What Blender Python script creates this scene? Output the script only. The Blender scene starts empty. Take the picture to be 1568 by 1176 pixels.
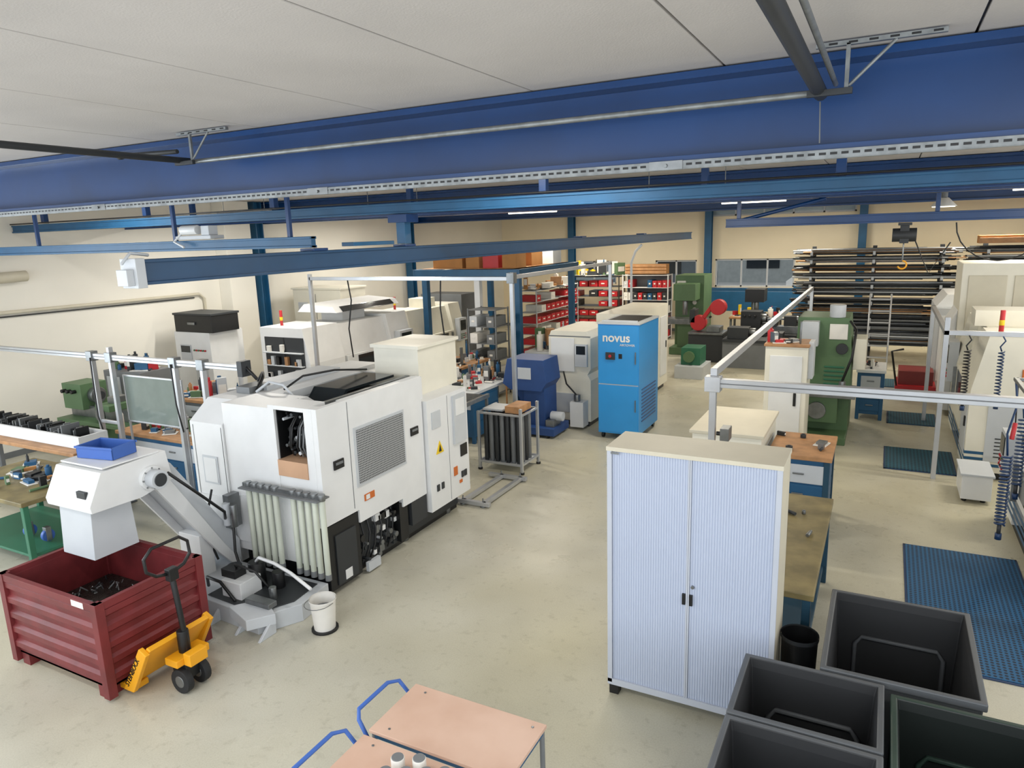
import bpy, bmesh, math, random
from mathutils import Vector, Matrix
random.seed(7)
S=bpy.context.scene
COL=bpy.context.collection
# ------------------------------------------------------------------ materials
def lin(h):
    h=h.lstrip('#'); c=[int(h[i:i+2],16)/255 for i in (0,2,4)]
    return tuple([(x/12.92 if x<=.04045 else ((x+.055)/1.055)**2.4) for x in c]+[1.0])
MC={}
def mat(name,col,rough=.5,metal=0.0,var=.12,scale=4.0,bump=0.0,bscale=60,emis=0.0,col2=None):
    if name in MC: return MC[name]
    m=bpy.data.materials.new(name); m.use_nodes=True; nt=m.node_tree; b=nt.nodes['Principled BSDF']
    c=lin(col); c2=lin(col2) if col2 else tuple([x*(1-var) for x in c[:3]]+[1])
    tc=nt.nodes.new('ShaderNodeTexCoord'); nz=nt.nodes.new('ShaderNodeTexNoise')
    nz.inputs['Scale'].default_value=scale; nz.inputs['Detail'].default_value=5
    nt.links.new(tc.outputs['Object'],nz.inputs['Vector'])
    cr=nt.nodes.new('ShaderNodeValToRGB'); cr.color_ramp.elements[0].position=.35; cr.color_ramp.elements[1].position=.65
    cr.color_ramp.elements[0].color=c2; cr.color_ramp.elements[1].color=c
    nt.links.new(nz.outputs['Fac'],cr.inputs['Fac']); nt.links.new(cr.outputs['Color'],b.inputs['Base Color'])
    b.inputs['Roughness'].default_value=rough; b.inputs['Metallic'].default_value=metal
    if emis>0:
        b.inputs['Emission Color'].default_value=c; b.inputs['Emission Strength'].default_value=emis
    if bump>0:
        n2=nt.nodes.new('ShaderNodeTexNoise'); n2.inputs['Scale'].default_value=bscale
        nt.links.new(tc.outputs['Object'],n2.inputs['Vector'])
        bp=nt.nodes.new('ShaderNodeBump'); bp.inputs['Strength'].default_value=bump; bp.inputs['Distance'].default_value=.01
        nt.links.new(n2.outputs['Fac'],bp.inputs['Height']); nt.links.new(bp.outputs['Normal'],b.inputs['Normal'])
    MC[name]=m; return m
def dots(name,colA,colB,scale,thr=.3,rough=.6,plane='XY'):
    m=bpy.data.materials.new(name); m.use_nodes=True; nt=m.node_tree; b=nt.nodes['Principled BSDF']
    tc=nt.nodes.new('ShaderNodeTexCoord'); v=nt.nodes.new('ShaderNodeTexVoronoi'); v.voronoi_dimensions='2D'; v.inputs['Randomness'].default_value=0
    sp=nt.nodes.new('ShaderNodeSeparateXYZ'); cb=nt.nodes.new('ShaderNodeCombineXYZ')
    nt.links.new(tc.outputs['Object'],sp.inputs[0]); nt.links.new(sp.outputs[plane[0]],cb.inputs['X']); nt.links.new(sp.outputs[plane[1]],cb.inputs['Y'])
    v.inputs['Scale'].default_value=scale; nt.links.new(cb.outputs[0],v.inputs['Vector'])
    cr=nt.nodes.new('ShaderNodeValToRGB')
    cr.color_ramp.elements[0].position=thr; cr.color_ramp.elements[0].color=lin(colA)
    cr.color_ramp.elements[1].position=thr+.06; cr.color_ramp.elements[1].color=lin(colB)
    nt.links.new(v.outputs['Distance'],cr.inputs['Fac']); nt.links.new(cr.outputs['Color'],b.inputs['Base Color'])
    b.inputs['Roughness'].default_value=rough; return m
WHITE=mat('machine_white','#dfe0e0',.4,var=.05)
WHITE2=mat('machine_offwhite','#e2decf',.45,var=.05)
CREAM=mat('cream_paint','#cdc6b2',.5,var=.06)
LG=mat('light_grey_paint','#c0c4c8',.45,var=.05)
MG=mat('mid_grey','#707375',.5)
DG=mat('dark_grey','#2c2f32',.5)
BLK=mat('black_parts','#0f1012',.45)
ALU=mat('aluminium','#bfc1c4',.35,.6,var=.1)
STEEL=mat('steel','#8a8d8e',.35,.8,var=.25,scale=9)
GALV=mat('galvanised','#8f9394',.45,.5,var=.3,scale=14)
BEAM=mat('beam_blue','#083a70',.32,var=.28,scale=1.2)
RAILB=mat('rail_blue','#1f587f',.4,var=.15)
BLUE=mat('bench_blue','#1d557d',.5)
TEAL=mat('bench_frame_teal','#1c4257',.5)
NOV=mat('filter_blue','#2c8fd4',.4,var=.04)
DBLUE=mat('machine_dark_blue','#24467f',.5)
CRATE=mat('crate_blue','#3b62ae',.5,var=.05)
RED=mat('bin_red','#74282b',.5,var=.3,scale=5,bump=.1,bscale=20)
RED2=mat('box_red','#b8242a',.45,var=.1)
YEL=mat('jack_yellow','#e8a31c',.45,var=.08)
GREEN=mat('machine_green','#56734f',.5)
DGREEN=mat('bench_green','#2c6c50',.5)
BGREEN=mat('bin_green','#24382f',.5,var=.1)
WOOD=mat('wood_top','#b5865a',.55,var=.3,scale=7)
PINKW=mat('plywood_pink','#d0b09c',.55,var=.15,scale=3,col2='#c5a28d')
OLDW=mat('worn_bench_top','#86784f',.5,var=.4,scale=5)
CARD=mat('cardboard','#b07d48',.8)
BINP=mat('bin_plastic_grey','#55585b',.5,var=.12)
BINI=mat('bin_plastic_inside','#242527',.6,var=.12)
GLASSD=mat('dark_window','#20262a',.12)
TAM=mat('tambour_door','#b3bccf',.4,var=.02)
TAMF=mat('cabinet_frame','#b9bec8',.45,var=.04)
LAMP=mat('lamp_tube','#fff6e0',.4,emis=4)
ORG=mat('orange_label','#c96a2a',.5)
YL=mat('warning_yellow','#e6c21a',.5)
TAN=mat('tan_plate','#c79f7f',.6)
CUP=mat('cup_white','#e6e3dc',.4)
HOSE=mat('hose_cream','#c6cbbd',.45)
NAVY=mat('hose_navy','#16355c',.4)
RUBB=mat('rubber','#1d1e20',.7)
PANE=mat('window_pane','#9fb0b8',.15,var=.2,scale=.7)
SWARF=mat('swarf','#46403c',.35,.6,var=.6,scale=40,bump=1,bscale=80)
PERF=dots('perforated_panel','#3c3f42','#a3a5a6',42,.33,plane='YZ')
MATB=dots('floor_mat_blue','#071c30','#205880',26,.30,.65)
MATT=dots('floor_mat_teal','#08242e','#1c5568',22,.30,.65)
def floor_mat():
    m=bpy.data.materials.new('floor_epoxy'); m.use_nodes=True; nt=m.node_tree; b=nt.nodes['Principled BSDF']
    tc=nt.nodes.new('ShaderNodeTexCoord')
    def nz(s,d=6):
        n=nt.nodes.new('ShaderNodeTexNoise'); n.inputs['Scale'].default_value=s; n.inputs['Detail'].default_value=d
        nt.links.new(tc.outputs['Object'],n.inputs['Vector']); return n
    def ramp(n,p0,c0,p1,c1):
        r=nt.nodes.new('ShaderNodeValToRGB'); r.color_ramp.elements[0].position=p0; r.color_ramp.elements[1].position=p1
        r.color_ramp.elements[0].color=c0; r.color_ramp.elements[1].color=c1
        nt.links.new(n.outputs['Fac'],r.inputs['Fac']); return r
    def mx(t,f,a,bb):
        x=nt.nodes.new('ShaderNodeMixRGB'); x.blend_type=t; x.inputs[0].default_value=f
        nt.links.new(a,x.inputs[1]); nt.links.new(bb,x.inputs[2]); return x.outputs[0]
    a=ramp(nz(.3,3),.35,lin('#bfbcae'),.65,lin('#c2bca3'))
    s=ramp(nz(1.3,9),.30,(.87,.865,.85,1),.62,(1,1,1,1))
    f=ramp(nz(90,2),.3,(.88,.87,.85,1),.6,(1,1,1,1))
    sc=ramp(nz(14,9),.28,(.80,.79,.77,1),.42,(1,1,1,1))
    o=mx('MULTIPLY',1.0,a.outputs[0],s.outputs[0]); o=mx('MULTIPLY',.8,o,f.outputs[0]); o=mx('MULTIPLY',.7,o,sc.outputs[0])
    nt.links.new(o,b.inputs['Base Color'])
    r=ramp(nz(1.5,6),.3,(.24,.24,.24,1),.7,(.45,.45,.45,1)); nt.links.new(r.outputs[0],b.inputs['Roughness'])
    return m
FLOOR=floor_mat()
CEIL=mat('ceiling_panel','#c6c1be',.85,var=.07,scale=1.5,bump=.15,bscale=90)
WALLL=mat('wall_cream','#ebe7dc',.8,var=.05,scale=.8)
WALLF=mat('wall_peach','#efe2c6',.8,var=.06,scale=.8)
PAVE=mat('asphalt','#9b9a96',.9,scale=2)
# ------------------------------------------------------------------ builder
class B:
    def __init__(s,name,M=None):
        s.name=name; s.bm=bmesh.new(); s.mats=[]; s.M=M or Matrix.Identity(4)
    def i(s,m):
        if m not in s.mats: s.mats.append(m)
        return s.mats.index(m)
    def face(s,vs,m,sm=False):
        try: f=s.bm.faces.new(vs)
        except ValueError: return
        f.material_index=s.i(m); f.smooth=sm
    def v(s,p): return s.bm.verts.new(s.M@Vector(p))
    def box(s,x0,x1,y0,y1,z0,z1,m):
        p=[s.v((x,y,z)) for z in (z0,z1) for y in (y0,y1) for x in (x0,x1)]
        for q in ((0,2,3,1),(4,5,7,6),(0,1,5,4),(2,6,7,3),(0,4,6,2),(1,3,7,5)): s.face([p[k] for k in q],m)
    def poly(s,prof,ax,a0,a1,m):
        def P(t,a):
            return {'x':(a,t[0],t[1]),'y':(t[0],a,t[1]),'z':(t[0],t[1],a)}[ax]
        A=[s.v(P(t,a0)) for t in prof]; Bv=[s.v(P(t,a1)) for t in prof]; n=len(prof)
        s.face(A[::-1],m); s.face(Bv,m)
        for k in range(n): s.face([A[k],A[(k+1)%n],Bv[(k+1)%n],Bv[k]],m)
    def cyl(s,p0,p1,r,m,n=12,r2=None,cap=True):
        p0=Vector(p0);p1=Vector(p1); d=(p1-p0)
        if d.length<1e-6: return
        q=d.to_track_quat('Z','Y'); r2=r if r2 is None else r2
        A=[];C=[]
        for k in range(n):
            t=2*math.pi*k/n; o=Vector((math.cos(t),math.sin(t),0))
            A.append(s.v(p0+q@(o*r))); C.append(s.v(p1+q@(o*r2)))
        for k in range(n): s.face([A[k],A[(k+1)%n],C[(k+1)%n],C[k]],m,True)
        if cap: s.face(A[::-1],m); s.face(C,m)
    def path(s,pts,r,m,n=8):
        pts=[Vector(p) for p in pts]; rings=[]
        for k,p in enumerate(pts):
            d=(pts[min(k+1,len(pts)-1)]-pts[max(k-1,0)]).normalized(); q=d.to_track_quat('Z','Y')
            rings.append([s.v(p+q@Vector((math.cos(2*math.pi*j/n)*r,math.sin(2*math.pi*j/n)*r,0))) for j in range(n)])
        for a,b in zip(rings,rings[1:]):
            best=min(range(n),key=lambda o:sum((a[j].co-b[(j+o)%n].co).length for j in range(n)))
            for j in range(n): s.face([a[j],a[(j+1)%n],b[(j+1+best)%n],b[(j+best)%n]],m,True)
        s.face(rings[0][::-1],m); s.face(rings[-1],m)
    def done(s,bevel=.006):
        bmesh.ops.recalc_face_normals(s.bm,faces=s.bm.faces[:])
        co=[v.co for v in s.bm.verts]
        mn=Vector([min(c[k] for c in co) for k in range(3)]); mx=Vector([max(c[k] for c in co) for k in range(3)])
        o=Vector(((mn.x+mx.x)/2,(mn.y+mx.y)/2,mn.z))
        for v in s.bm.verts: v.co-=o
        me=bpy.data.meshes.new(s.name); s.bm.to_mesh(me); s.bm.free()
        for m in s.mats: me.materials.append(m)
        ob=bpy.data.objects.new(s.name,me); COL.objects.link(ob); ob.location=o
        if bevel>0:
            md=ob.modifiers.new('bevel','BEVEL'); md.width=bevel; md.segments=2; md.limit_method='ANGLE'; md.angle_limit=math.radians(50)
        return ob
def arc(c,r,a0,a1,n,plane='xz'):
    out=[]
    for k in range(n+1):
        t=math.radians(a0+(a1-a0)*k/n); a=r*math.cos(t); b=r*math.sin(t)
        out.append({'xz':(c[0]+a,c[1],c[2]+b),'yz':(c[0],c[1]+a,c[2]+b),'xy':(c[0]+a,c[1]+b,c[2])}[plane])
    return out
def text(body,size,loc,rot,m,parent,name='lettering',off=0):
    cu=bpy.data.curves.new(name,'FONT'); cu.body=body; cu.size=size; cu.extrude=.002; cu.offset=off; cu.materials.append(m)
    ob=bpy.data.objects.new(name,cu); COL.objects.link(ob); ob.parent=parent
    ob.location=Vector(loc)-parent.location; ob.rotation_euler=rot
def wall(name,ax,c0,c1,a0,a1,z0,z1,holes,m):
    b=B(name); A=sorted({a0,a1,*[h[0] for h in holes],*[h[1] for h in holes]}); Z=sorted({z0,z1,*[h[2] for h in holes],*[h[3] for h in holes]})
    for p,q in zip(A,A[1:]):
        for r,s_ in zip(Z,Z[1:]):
            mx_,mz=(p+q)/2,(r+s_)/2
            if any(h[0]<mx_<h[1] and h[2]<mz<h[3] for h in holes): continue
            if ax=='y': b.box(p,q,c0,c1,r,s_,m)
            else: b.box(c0,c1,p,q,r,s_,m)
    return b.done(0)
# ------------------------------------------------------------------ shell
XL,XR,YF,ZC=-12.9,7.0,24.0,4.32
ZT=ZC-.006
b=B('floor'); b.box(XL-.2,XR+.2,-1.5,YF+.2,-.1,0,FLOOR); b.done(0)
b=B('ceiling'); b.box(XL-.2,XR+.2,-1.5,YF+.2,ZC+.02,ZC+.2,DG)
x=-0.89-1.2*10
while x<XR:
    b.box(max(x+.007,XL),min(x+1.193,XR),-1.5,YF,ZC,ZC+.019,CEIL); x+=1.2
b.done(.004)
wall('wall_left','x',XL-.2,XL,-1.5,YF+.2,0,ZC,[(.0,3.0,1.2,3.2)],WALLL)
FH=[(-5.0,-2.55,1.52,2.42),(-10.1,-8.4,1.6,2.4),(-7.0,-5.6,1.6,2.4),(-5.3,-.9,3.78,4.06)]
wall('wall_far','y',YF,YF+.2,XL,XR,0,ZC,FH,WALLF)
wall('wall_right','x',XR,XR+.2,-1.5,YF+.2,0,ZC,[(1,8,1.6,3.6),(10,17,1.6,3.6)],WALLL)
for k,h in enumerate(FH):
    b=B('window_%d'%(k+1)); y=YF+.06
    b.box(h[0],h[1],y,y+.06,h[2],h[2]+.05,LG); b.box(h[0],h[1],y,y+.06,h[3]-.05,h[3],LG)
    n=max(2,int((h[1]-h[0])/.8))
    for j in range(n+1):
        xx=h[0]+(h[1]-h[0]-.05)*j/n; b.box(xx,xx+.05,y,y+.06,h[2],h[3],LG)
    if h[2]>3: b.box(h[0],h[1],y+.03,y+.04,h[2],h[3],PANE)
    b.done(0)
b=B('trim_1'); b.box(-5.1,-2.45,YF-.25,YF,1.0,1.5,BLUE); b.done()
b=B('baseboard_left'); b.box(XL,XL+.02,-1.5,YF,0,.1,MG); b.done(0)
b=B('baseboard_far'); b.box(XL,XR,YF-.02,YF,0,.1,MG); b.done(0)
b=B('outdoor_pavement'); b.box(-30,30,YF+.3,70,-.3,-.1,PAVE); b.done(0)
b=B('outdoor_building'); b.box(-30,30,48,50,-.1,6,mat('facade','#8b8f8c',.8))
for k in range(14): b.box(-28+4*k,-26+4*k,47.95,48,.8,3.2,GLASSD)
b.done(0)
for (ox,m) in ((0,WHITE),(-7.5,mat('car_paint_grey','#5d666e',.3,.4))):
    b=B('parked_van'); b.M=Matrix.Translation((ox,0,0))
    b.poly([(-3.6,.35),(-3.6,1.2),(-3.2,1.5),(-2.7,2.2),(.5,2.2),(.8,1.5),(.8,.35)],'y',31,32.8,m)
    b.poly([(-3.1,1.52),(-2.68,2.05),(-2.0,2.05),(-2.0,1.52)],'y',30.97,31,GLASSD); b.box(-1.8,-.4,30.97,31,1.52,2.05,GLASSD)
    for xx in (-2.9,0): b.cyl((xx,30.9,.23),(xx,31.2,.23),.32,RUBB,16)
    b.done()
def column(x,y,name='steel_column'):
    b=B(name); b.box(x-.11,x+.11,y-.11,y-.085,0,ZT,RAILB); b.box(x-.11,x+.11,y+.085,y+.11,0,ZT,RAILB); b.box(x-.01,x+.01,y-.085,y+.085,0,ZT,RAILB)
    b.box(x-.13,x+.13,y-.13,y+.13,0,.02,RAILB); b.done(.003)
for y in (11.95,17.85): column(XL+.16,y)
for x in (-10.0,-5.2,-.7,3.8): column(x,YF-.16)
b=B('wall_pilaster'); b.box(XL+.001,XL+.35,10.9,11.6,0,ZT,WALLL); b.done()
# ------------------------------------------------------------------ big roof beams
def ibeam(name,y,z0,z1,w=.3,x0=XL+.01,x1=XR-.01,m=BEAM,tf=.04):
    b=B(name); b.box(x0,x1,y-w/2,y+w/2,z0,z0+tf,m); b.box(x0,x1,y-w/2,y+w/2,z1-tf,z1,m); b.box(x0,x1,y-.012,y+.012,z0+tf,z1-tf,m)
    return b
b=ibeam('roof_beam',4.5,3.81,4.31,.34)
for k in range(9):
    xx=-11.5+2.4*k; b.box(xx,xx+.015,4.5,4.66,3.87,4.27,BEAM)
yy=4.31; zz=3.775
b.box(XL,XR,yy-.004,yy+.02,zz,zz+.045,GALV); b.box(XL,XR,yy-.004,yy+.03,zz-.004,zz,GALV)
k=XL+.05
while k<4: b.box(k,k+.035,yy-.0055,yy-.004,zz+.017,zz+.03,BLK); k+=.055
for k in range(6): b.box(-9.4+2.7*k,-9.2+2.7*k,yy-.008,yy+.02,zz-.002,zz+.048,STEEL); b.cyl((-9.3+2.7*k,yy-.02,zz+.02),(-9.3+2.7*k,yy,zz+.02),.012,STEEL,6)
b.done(.002)
for y in (12.3,18.2): ibeam('roof_beam',y,3.83,4.31).done(.002)
b=B('cable_conduit_pipe')
b.path([(-5.15,-1.4,4.11),(-5.15,4.22,4.1)],.025,DG,10); b.path([(-5.15,4.24,4.1),(-.37,4.24,4.1)],.018,GALV,10)
b.path([(-.37,-1.4,4.12),(-.37,4.28,4.1)],.036,DG,10)
b.path([(-.30,-1.4,4.16),(-.30,4.28,4.14)],.013,GALV,10)
for x in (-5.15,-.37):
    b.box(x-.02,x+.55,4.11,4.14,4.29,4.312,GALV); b.box(x+.12,x+.14,4.11,4.13,4.08,4.3,GALV); b.cyl((x+.14,4.12,4.1),(x+.34,4.12,4.29),.008,GALV); b.box(x-.05,x+.16,4.09,4.12,4.06,4.09,DG)
    for k in range(6): b.box(x+.04+.09*k,x+.08+.09*k,4.108,4.11,4.296,4.306,BLK)
b.cyl((-5.75,4.0,4.17),(-5.1,4.05,4.16),.018,DG); b.cyl((-5.76,4.0,4.17),(-5.72,4.0,4.17),.03,BLK)
b.path([(-.37,4.27,4.06),(-.36,4.25,3.85)],.004,MG,6)
b.done(.002)
# ------------------------------------------------------------------ crane system
def rail(b,p0,p1,h=.13,w=.09,m=RAILB):
    (x0,y0,z0),(x1,y1,_)=p0,p1
    if abs(x1-x0)>abs(y1-y0):
        b.box(x0,x1,y0-w*.35,y0+w*.35,z0,z0+h,m); b.box(x0,x1,y0-w/2,y0+w/2,z0,z0+.025,m); b.box(x0,x1,y0-w/2,y0+w/2,z0+h-.025,z0+h,m)
    else:
        b.box(x0-w*.35,x0+w*.35,y0,y1,z0,z0+h,m); b.box(x0-w/2,x0+w/2,y0,y1,z0,z0+.025,m); b.box(x0-w/2,x0+w/2,y0,y1,z0+h-.025,z0+h,m)
XA,XB=XL+.02,XR-.02
b=B('crane_runway_rail'); rail(b,(XA,6.9,3.70),(XB,6.9,3.70),.12,.1)
for xx in (-12,-9.5,-7.0,-3.2,-.4,2.5,5): b.box(xx-.04,xx+.04,6.86,6.94,3.83,ZT,BEAM); b.box(xx-.12,xx+.12,6.84,6.96,ZT-.01,ZT,BEAM)
b.path([(XA,6.84,3.84),(XB,6.84,3.84)],.012,BLK,6)
b.done(.004)
b=B('crane_runway_rail'); rail(b,(XA,5.4,3.36),(-5.0,5.4,3.36),.11,.09)
for xx in (-12,-9.6,-7.0,-5.3): b.box(xx-.02,xx+.02,5.38,5.42,3.46,ZT,BEAM)
b.done(.004)
b=B('crane_runway_rail'); rail(b,(XA,8.9,3.74),(XB,8.9,3.74),.12,.1,BEAM)
for xx in (-11,-6.3,-2,2.5,5): b.box(xx-.04,xx+.04,8.86,8.94,3.86,ZT,BEAM)
b.done(.004)
b=B('crane_runway_rail'); rail(b,(-2.4,12.3,3.42),(6,12.3,3.42),.14,.1,BEAM)
for xx in (-2.2,.6,3.4): b.box(xx-.03,xx+.03,12.27,12.33,3.56,3.825,BEAM)
b.path([(-2.3,12.3,3.5),(-.9,12.3,3.82)],.03,BEAM); b.done(.004)
GIRD=mat('girder_blue','#19456a',.4)
b=B('crane_bridge_girder')
rail(b,(-5,3.5,3.14),(-5,20.5,3.14),.19,.14,GIRD)
b.box(-5.09,-4.91,3.42,3.5,3.12,3.34,LG); b.box(-5.06,-4.94,3.36,3.42,3.14,3.26,LG); b.path([(-5.0,3.37,3.3),(-5.0,3.45,3.38),(-5.0,3.6,3.36)],.012,LG)
for y in (5.4,6.9,12.3,16): b.box(-5.09,-4.91,y-.1,y+.1,3.33,3.355,BEAM)
b.done(.004)
b=B('crane_girder_trolley'); b.box(-5.06,-4.94,6.84,6.96,3.36,3.69,RAILB); b.box(-5.13,-4.87,6.78,7.02,3.60,3.69,BEAM); b.cyl((-5.1,6.82,3.66),(-5.1,6.98,3.66),.03,BLK); b.cyl((-4.9,6.82,3.66),(-4.9,6.98,3.66),.03,BLK)
b.box(-5.08,-4.92,5.9,6.6,3.36,3.40,RAILB); b.done(.004)
b=B('power_rail_junction')
b.box(-6.9,-6.35,5.32,5.5,3.48,3.52,LG); b.cyl((-6.8,5.34,3.58),(-6.55,5.34,3.58),.05,WHITE); b.box(-6.5,-6.38,5.33,5.45,3.52,3.62,LG)
b.path([(-6.8,5.34,3.56),(-6.9,5.3,3.46),(-6.75,5.3,3.4)],.015,WHITE)
b.done()
b=B('chain_hoist'); x,y,z=.2,12.3,3.415
b.box(x-.09,x+.09,y-.12,y+.12,z-.04,z,DG); b.cyl((x-.16,y,z-.18),(x+.16,y,z-.18),.1,DG,16); b.box(x-.06,x+.06,y-.08,y+.08,z-.3,z,DG)
b.cyl((x,y,z-.3),(x,y,z-.55),.01,STEEL); b.path(arc((x,y,z-.62),.06,90,-160,10),.012,YEL)
b.path([(x+.12,y,z-.2),(x+.35,y,z-.75),(x+.6,y,z-.3)],.01,BLK)
for q in (1.2,2.3,3.4): b.path(arc((x+q,y,z-.02),.55,180,360,12),.01,BLK)
b.done()
def tube_fill_lamp(x,y,z,l=1.3,e=85,c=(1,.92,.77)):  # fixture body with an area light, used mostly for added fill
    b=B('fluorescent_fill_lamp')
    b.poly([(y-.09,z+.03),(y-.05,z+.09),(y+.05,z+.09),(y+.09,z+.03)],'x',x-l/2,x+l/2,LG); b.cyl((x-l/2+.02,y,z+.02),(x+l/2-.02,y,z+.02),.02,LAMP)
    for q in (-.4,.4): b.cyl((x+q*l,y,z+.09),(x+q*l,y,ZT),.006,GALV)
    b.done(.003)
    la=bpy.data.lights.new('tube_fill_light','AREA'); la.energy=e; la.shape='RECTANGLE'; la.size=l; la.size_y=.12; la.color=c
    lo=bpy.data.objects.new('tube_fill_light',la); COL.objects.link(lo); lo.location=(x,y,z-.02)
for (x,y) in ((-2.5,10),(-7.6,10.2),(-2.5,15.5),(-7.5,15.5),(2.5,10.5),(2.5,15.5)): tube_fill_lamp(x,y,3.9,e=72)  # first is an existing fixture, the others are added to light the hall
for (x,y) in ((-10.5,9.6),(-10.5,14.5)): tube_fill_lamp(x,y,3.9,e=95,c=(1,.96,.88))  # added fixtures, brighten the left wall
for (x,y) in ((-2.5,20.6),(-8,20.6),(2.5,20.6)): tube_fill_lamp(x,y,3.9,e=150)  # added fixtures, stronger to lift the far wall
for (x,y) in ((-8,1.0),(-3.5,1.2),(1.5,1.0),(-9.5,6.2),(-3,6.2),(2.5,6.2)): tube_fill_lamp(x,y,4.12,1.5,e=42,c=(1,.97,.92))  # added fill
b=B('pendant_lamp'); x,y,z=.78,14.3,3.66
b.cyl((x,y,z),(x,y,z+.14),.2,WHITE,20,.07); b.cyl((x,y,z+.14),(x,y,z+.25),.05,MG); b.cyl((x,y,z+.25),(x,y,ZT),.008,BLK); b.cyl((x,y,z-.01),(x,y,z),.17,LAMP,20); b.done(.002)

# ------------------------------------------------------------------ main cnc lathe
b=B('cnc_lathe')
x0,x1,y0,y1=-6.34,-4.58,4.78,7.35
b.box(x0+.05,x1-.12,y0+.3,y1-.05,.06,1.5,DG)
b.poly([(y0,.12),(y0,1.63),(y0+.26,1.83),(y1,1.83),(y1,.12),(y1-.1,.12),(y0+.4,.12)],'x',x0,-5.86,WHITE)
b.box(-5.855,-5.2,y0+.02,y0+.4,.3,1.86,WHITE)
b.poly([(y0+.4,1.5),(y0+.4,1.86),(y0+.55,1.86),(y0+.9,1.62),(y0+.9,1.5)],'x',-5.855,-5.2,WHITE)
b.box(-5.195,-5.12,y0,y0+.35,.3,1.9,WHITE); b.box(-4.74,-4.641,y0,y0+.12,.72,1.9,WHITE)
b.box(-5.12,-4.74,y0,y0+.3,1.86,1.9,WHITE); b.box(-5.12,-4.74,y0+.004,y0+.35,.3,1.2,WHITE); b.box(-5.12,-4.74,y0-.01,y0+.25,1.2,1.36,TAN)
b.box(-5.12,-4.74,y0+.27,y0+.3,1.36,1.86,BLK); b.box(-5.12,-5.11,y0+.03,y0+.27,1.36,1.86,BLK); b.box(-4.75,-4.74,y0+.03,y0+.27,1.36,1.86,BLK); b.box(-5.11,-4.75,y0+.03,y0+.27,1.845,1.86,BLK)
for k in range(34):
    xx=-5.08+.3*random.random(); zz=1.40+.42*random.random(); d=.05+.12*random.random()
    b.cyl((xx,y0+.27,zz),(xx,y0+d,zz),.012+.012*random.random(),random.choice([STEEL,LG,DG,BLK,BLK,DG]),8)
for k in range(9):
    xx=-5.08+.28*random.random(); b.path([(xx,y0+.12,1.38),(xx+.03,y0+.05,1.5),(xx+.05*random.random(),y0+.08,1.68),(xx+.05,y0+.2,1.84)],.009,random.choice([BLK,MG,BLK,LG]),6)
b.poly([(y0,.74),(5.27,.74),(5.27,.6),(6.0,.6),(6.0,.5),(6.46,.5),(6.46,1.9),(y0,1.9)],'x',-4.64,x1,WHITE)
b.box(-4.60,-4.57,5.27,6.10,.98,1.6,LG); b.box(-4.57,-4.562,5.30,6.07,1.01,1.57,PERF)
for yy,zz in ((5.02,1.3),(6.28,1.3)): b.box(-4.59,-4.565,yy-.07,yy+.07,zz-.04,zz+.05,BLK); b.box(-4.567,-4.56,yy-.05,yy+.05,zz+.005,zz+.03,MG)
b.box(-4.58,-4.572,5.36,5.52,.8,.87,ORG); b.box(-4.575,-4.57,5.38,5.44,.81,.86,WHITE)
b.box(-4.582,-4.577,5.2,5.208,.78,1.88,MG)
b.box(-5.35,-4.53,6.48,7.35,.26,1.6,WHITE); b.box(-4.6,-4.527,6.9,6.906,.28,1.58,MG)
b.box(-4.53,-4.50,7.0,7.28,.95,1.55,LG); b.box(-4.505,-4.495,7.04,7.24,1.3,1.5,WHITE)
b.poly([(6.62,.93),(6.78,.93),(6.70,1.08)],'x',-4.53,-4.522,YL); b.poly([(6.67,.95),(6.73,.95),(6.70,1.04)],'x',-4.522,-4.519,BLK)
b.box(-4.53,-4.52,7.15,7.3,.75,.9,BLK); b.box(-4.53,-4.52,6.56,6.74,1.25,1.45,LG)
for yy in (6.6,6.7,7.15,7.22): b.box(-4.53,-4.518,yy,yy+.05,.48,.56,DG)
b.box(-4.53,-4.52,6.98,7.06,.55,.66,ORG); b.box(-4.53,-4.52,7.1,7.16,.42,.46,ORG)
b.box(x0,-5.35,7.0,7.35,.2,1.78,WHITE)
b.box(-5.42,-4.78,6.72,7.55,1.6,2.15,WHITE2); b.box(-5.45,-4.75,6.69,7.58,2.15,2.19,WHITE2); b.box(-5.3,-4.9,6.6,7.2,1.58,1.68,WHITE)
b.box(-5.86,-4.66,5.3,6.7,1.5,1.52,BLK)
b.box(-5.84,-5.62,5.4,6.7,1.5,1.84,LG); b.box(-5.6,-5.5,5.3,6.75,1.72,1.76,STEEL)
b.box(-5.45,-4.95,5.7,6.25,1.5,1.8,BLK); b.poly([(5.5,1.6),(5.75,1.86),(6.6,1.86),(6.6,1.83),(5.78,1.83),(5.53,1.58)],'x',-5.5,-5.05,GLASSD)
b.cyl((-5.4,5.35,1.6),(-4.75,5.35,1.6),.06,DG,14); b.box(-4.95,-4.9,5.1,6.7,1.78,1.84,STEEL); b.box(-4.8,-4.66,5.3,6.6,1.5,1.86,WHITE)
b.path([(-5.7,5.5,1.86),(-5.6,5.7,1.98),(-5.5,6.1,1.98),(-5.45,6.6,1.9)],.012,BLK)
b.path([(-5.9,5.3,1.86),(-5.8,5.4,1.96),(-5.6,5.4,1.94),(-5.5,5.45,1.8)],.015,LG)
b.path([(-5.95,5.35,1.85),(-6.0,5.5,1.98),(-6.1,5.6,2.0),(-6.2,5.62,1.9)],.02,BLK)
b.box(-6.3,-5.95,5.5,6.7,1.83,1.88,LG); b.box(-6.2,-6.0,5.3,5.6,1.83,1.9,MG)
b.box(-6.2,-5.98,y0-.01,y0,.98,1.28,LG); b.box(-6.18,-6.0,y0-.014,y0-.008,1.0,1.26,WHITE)
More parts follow.
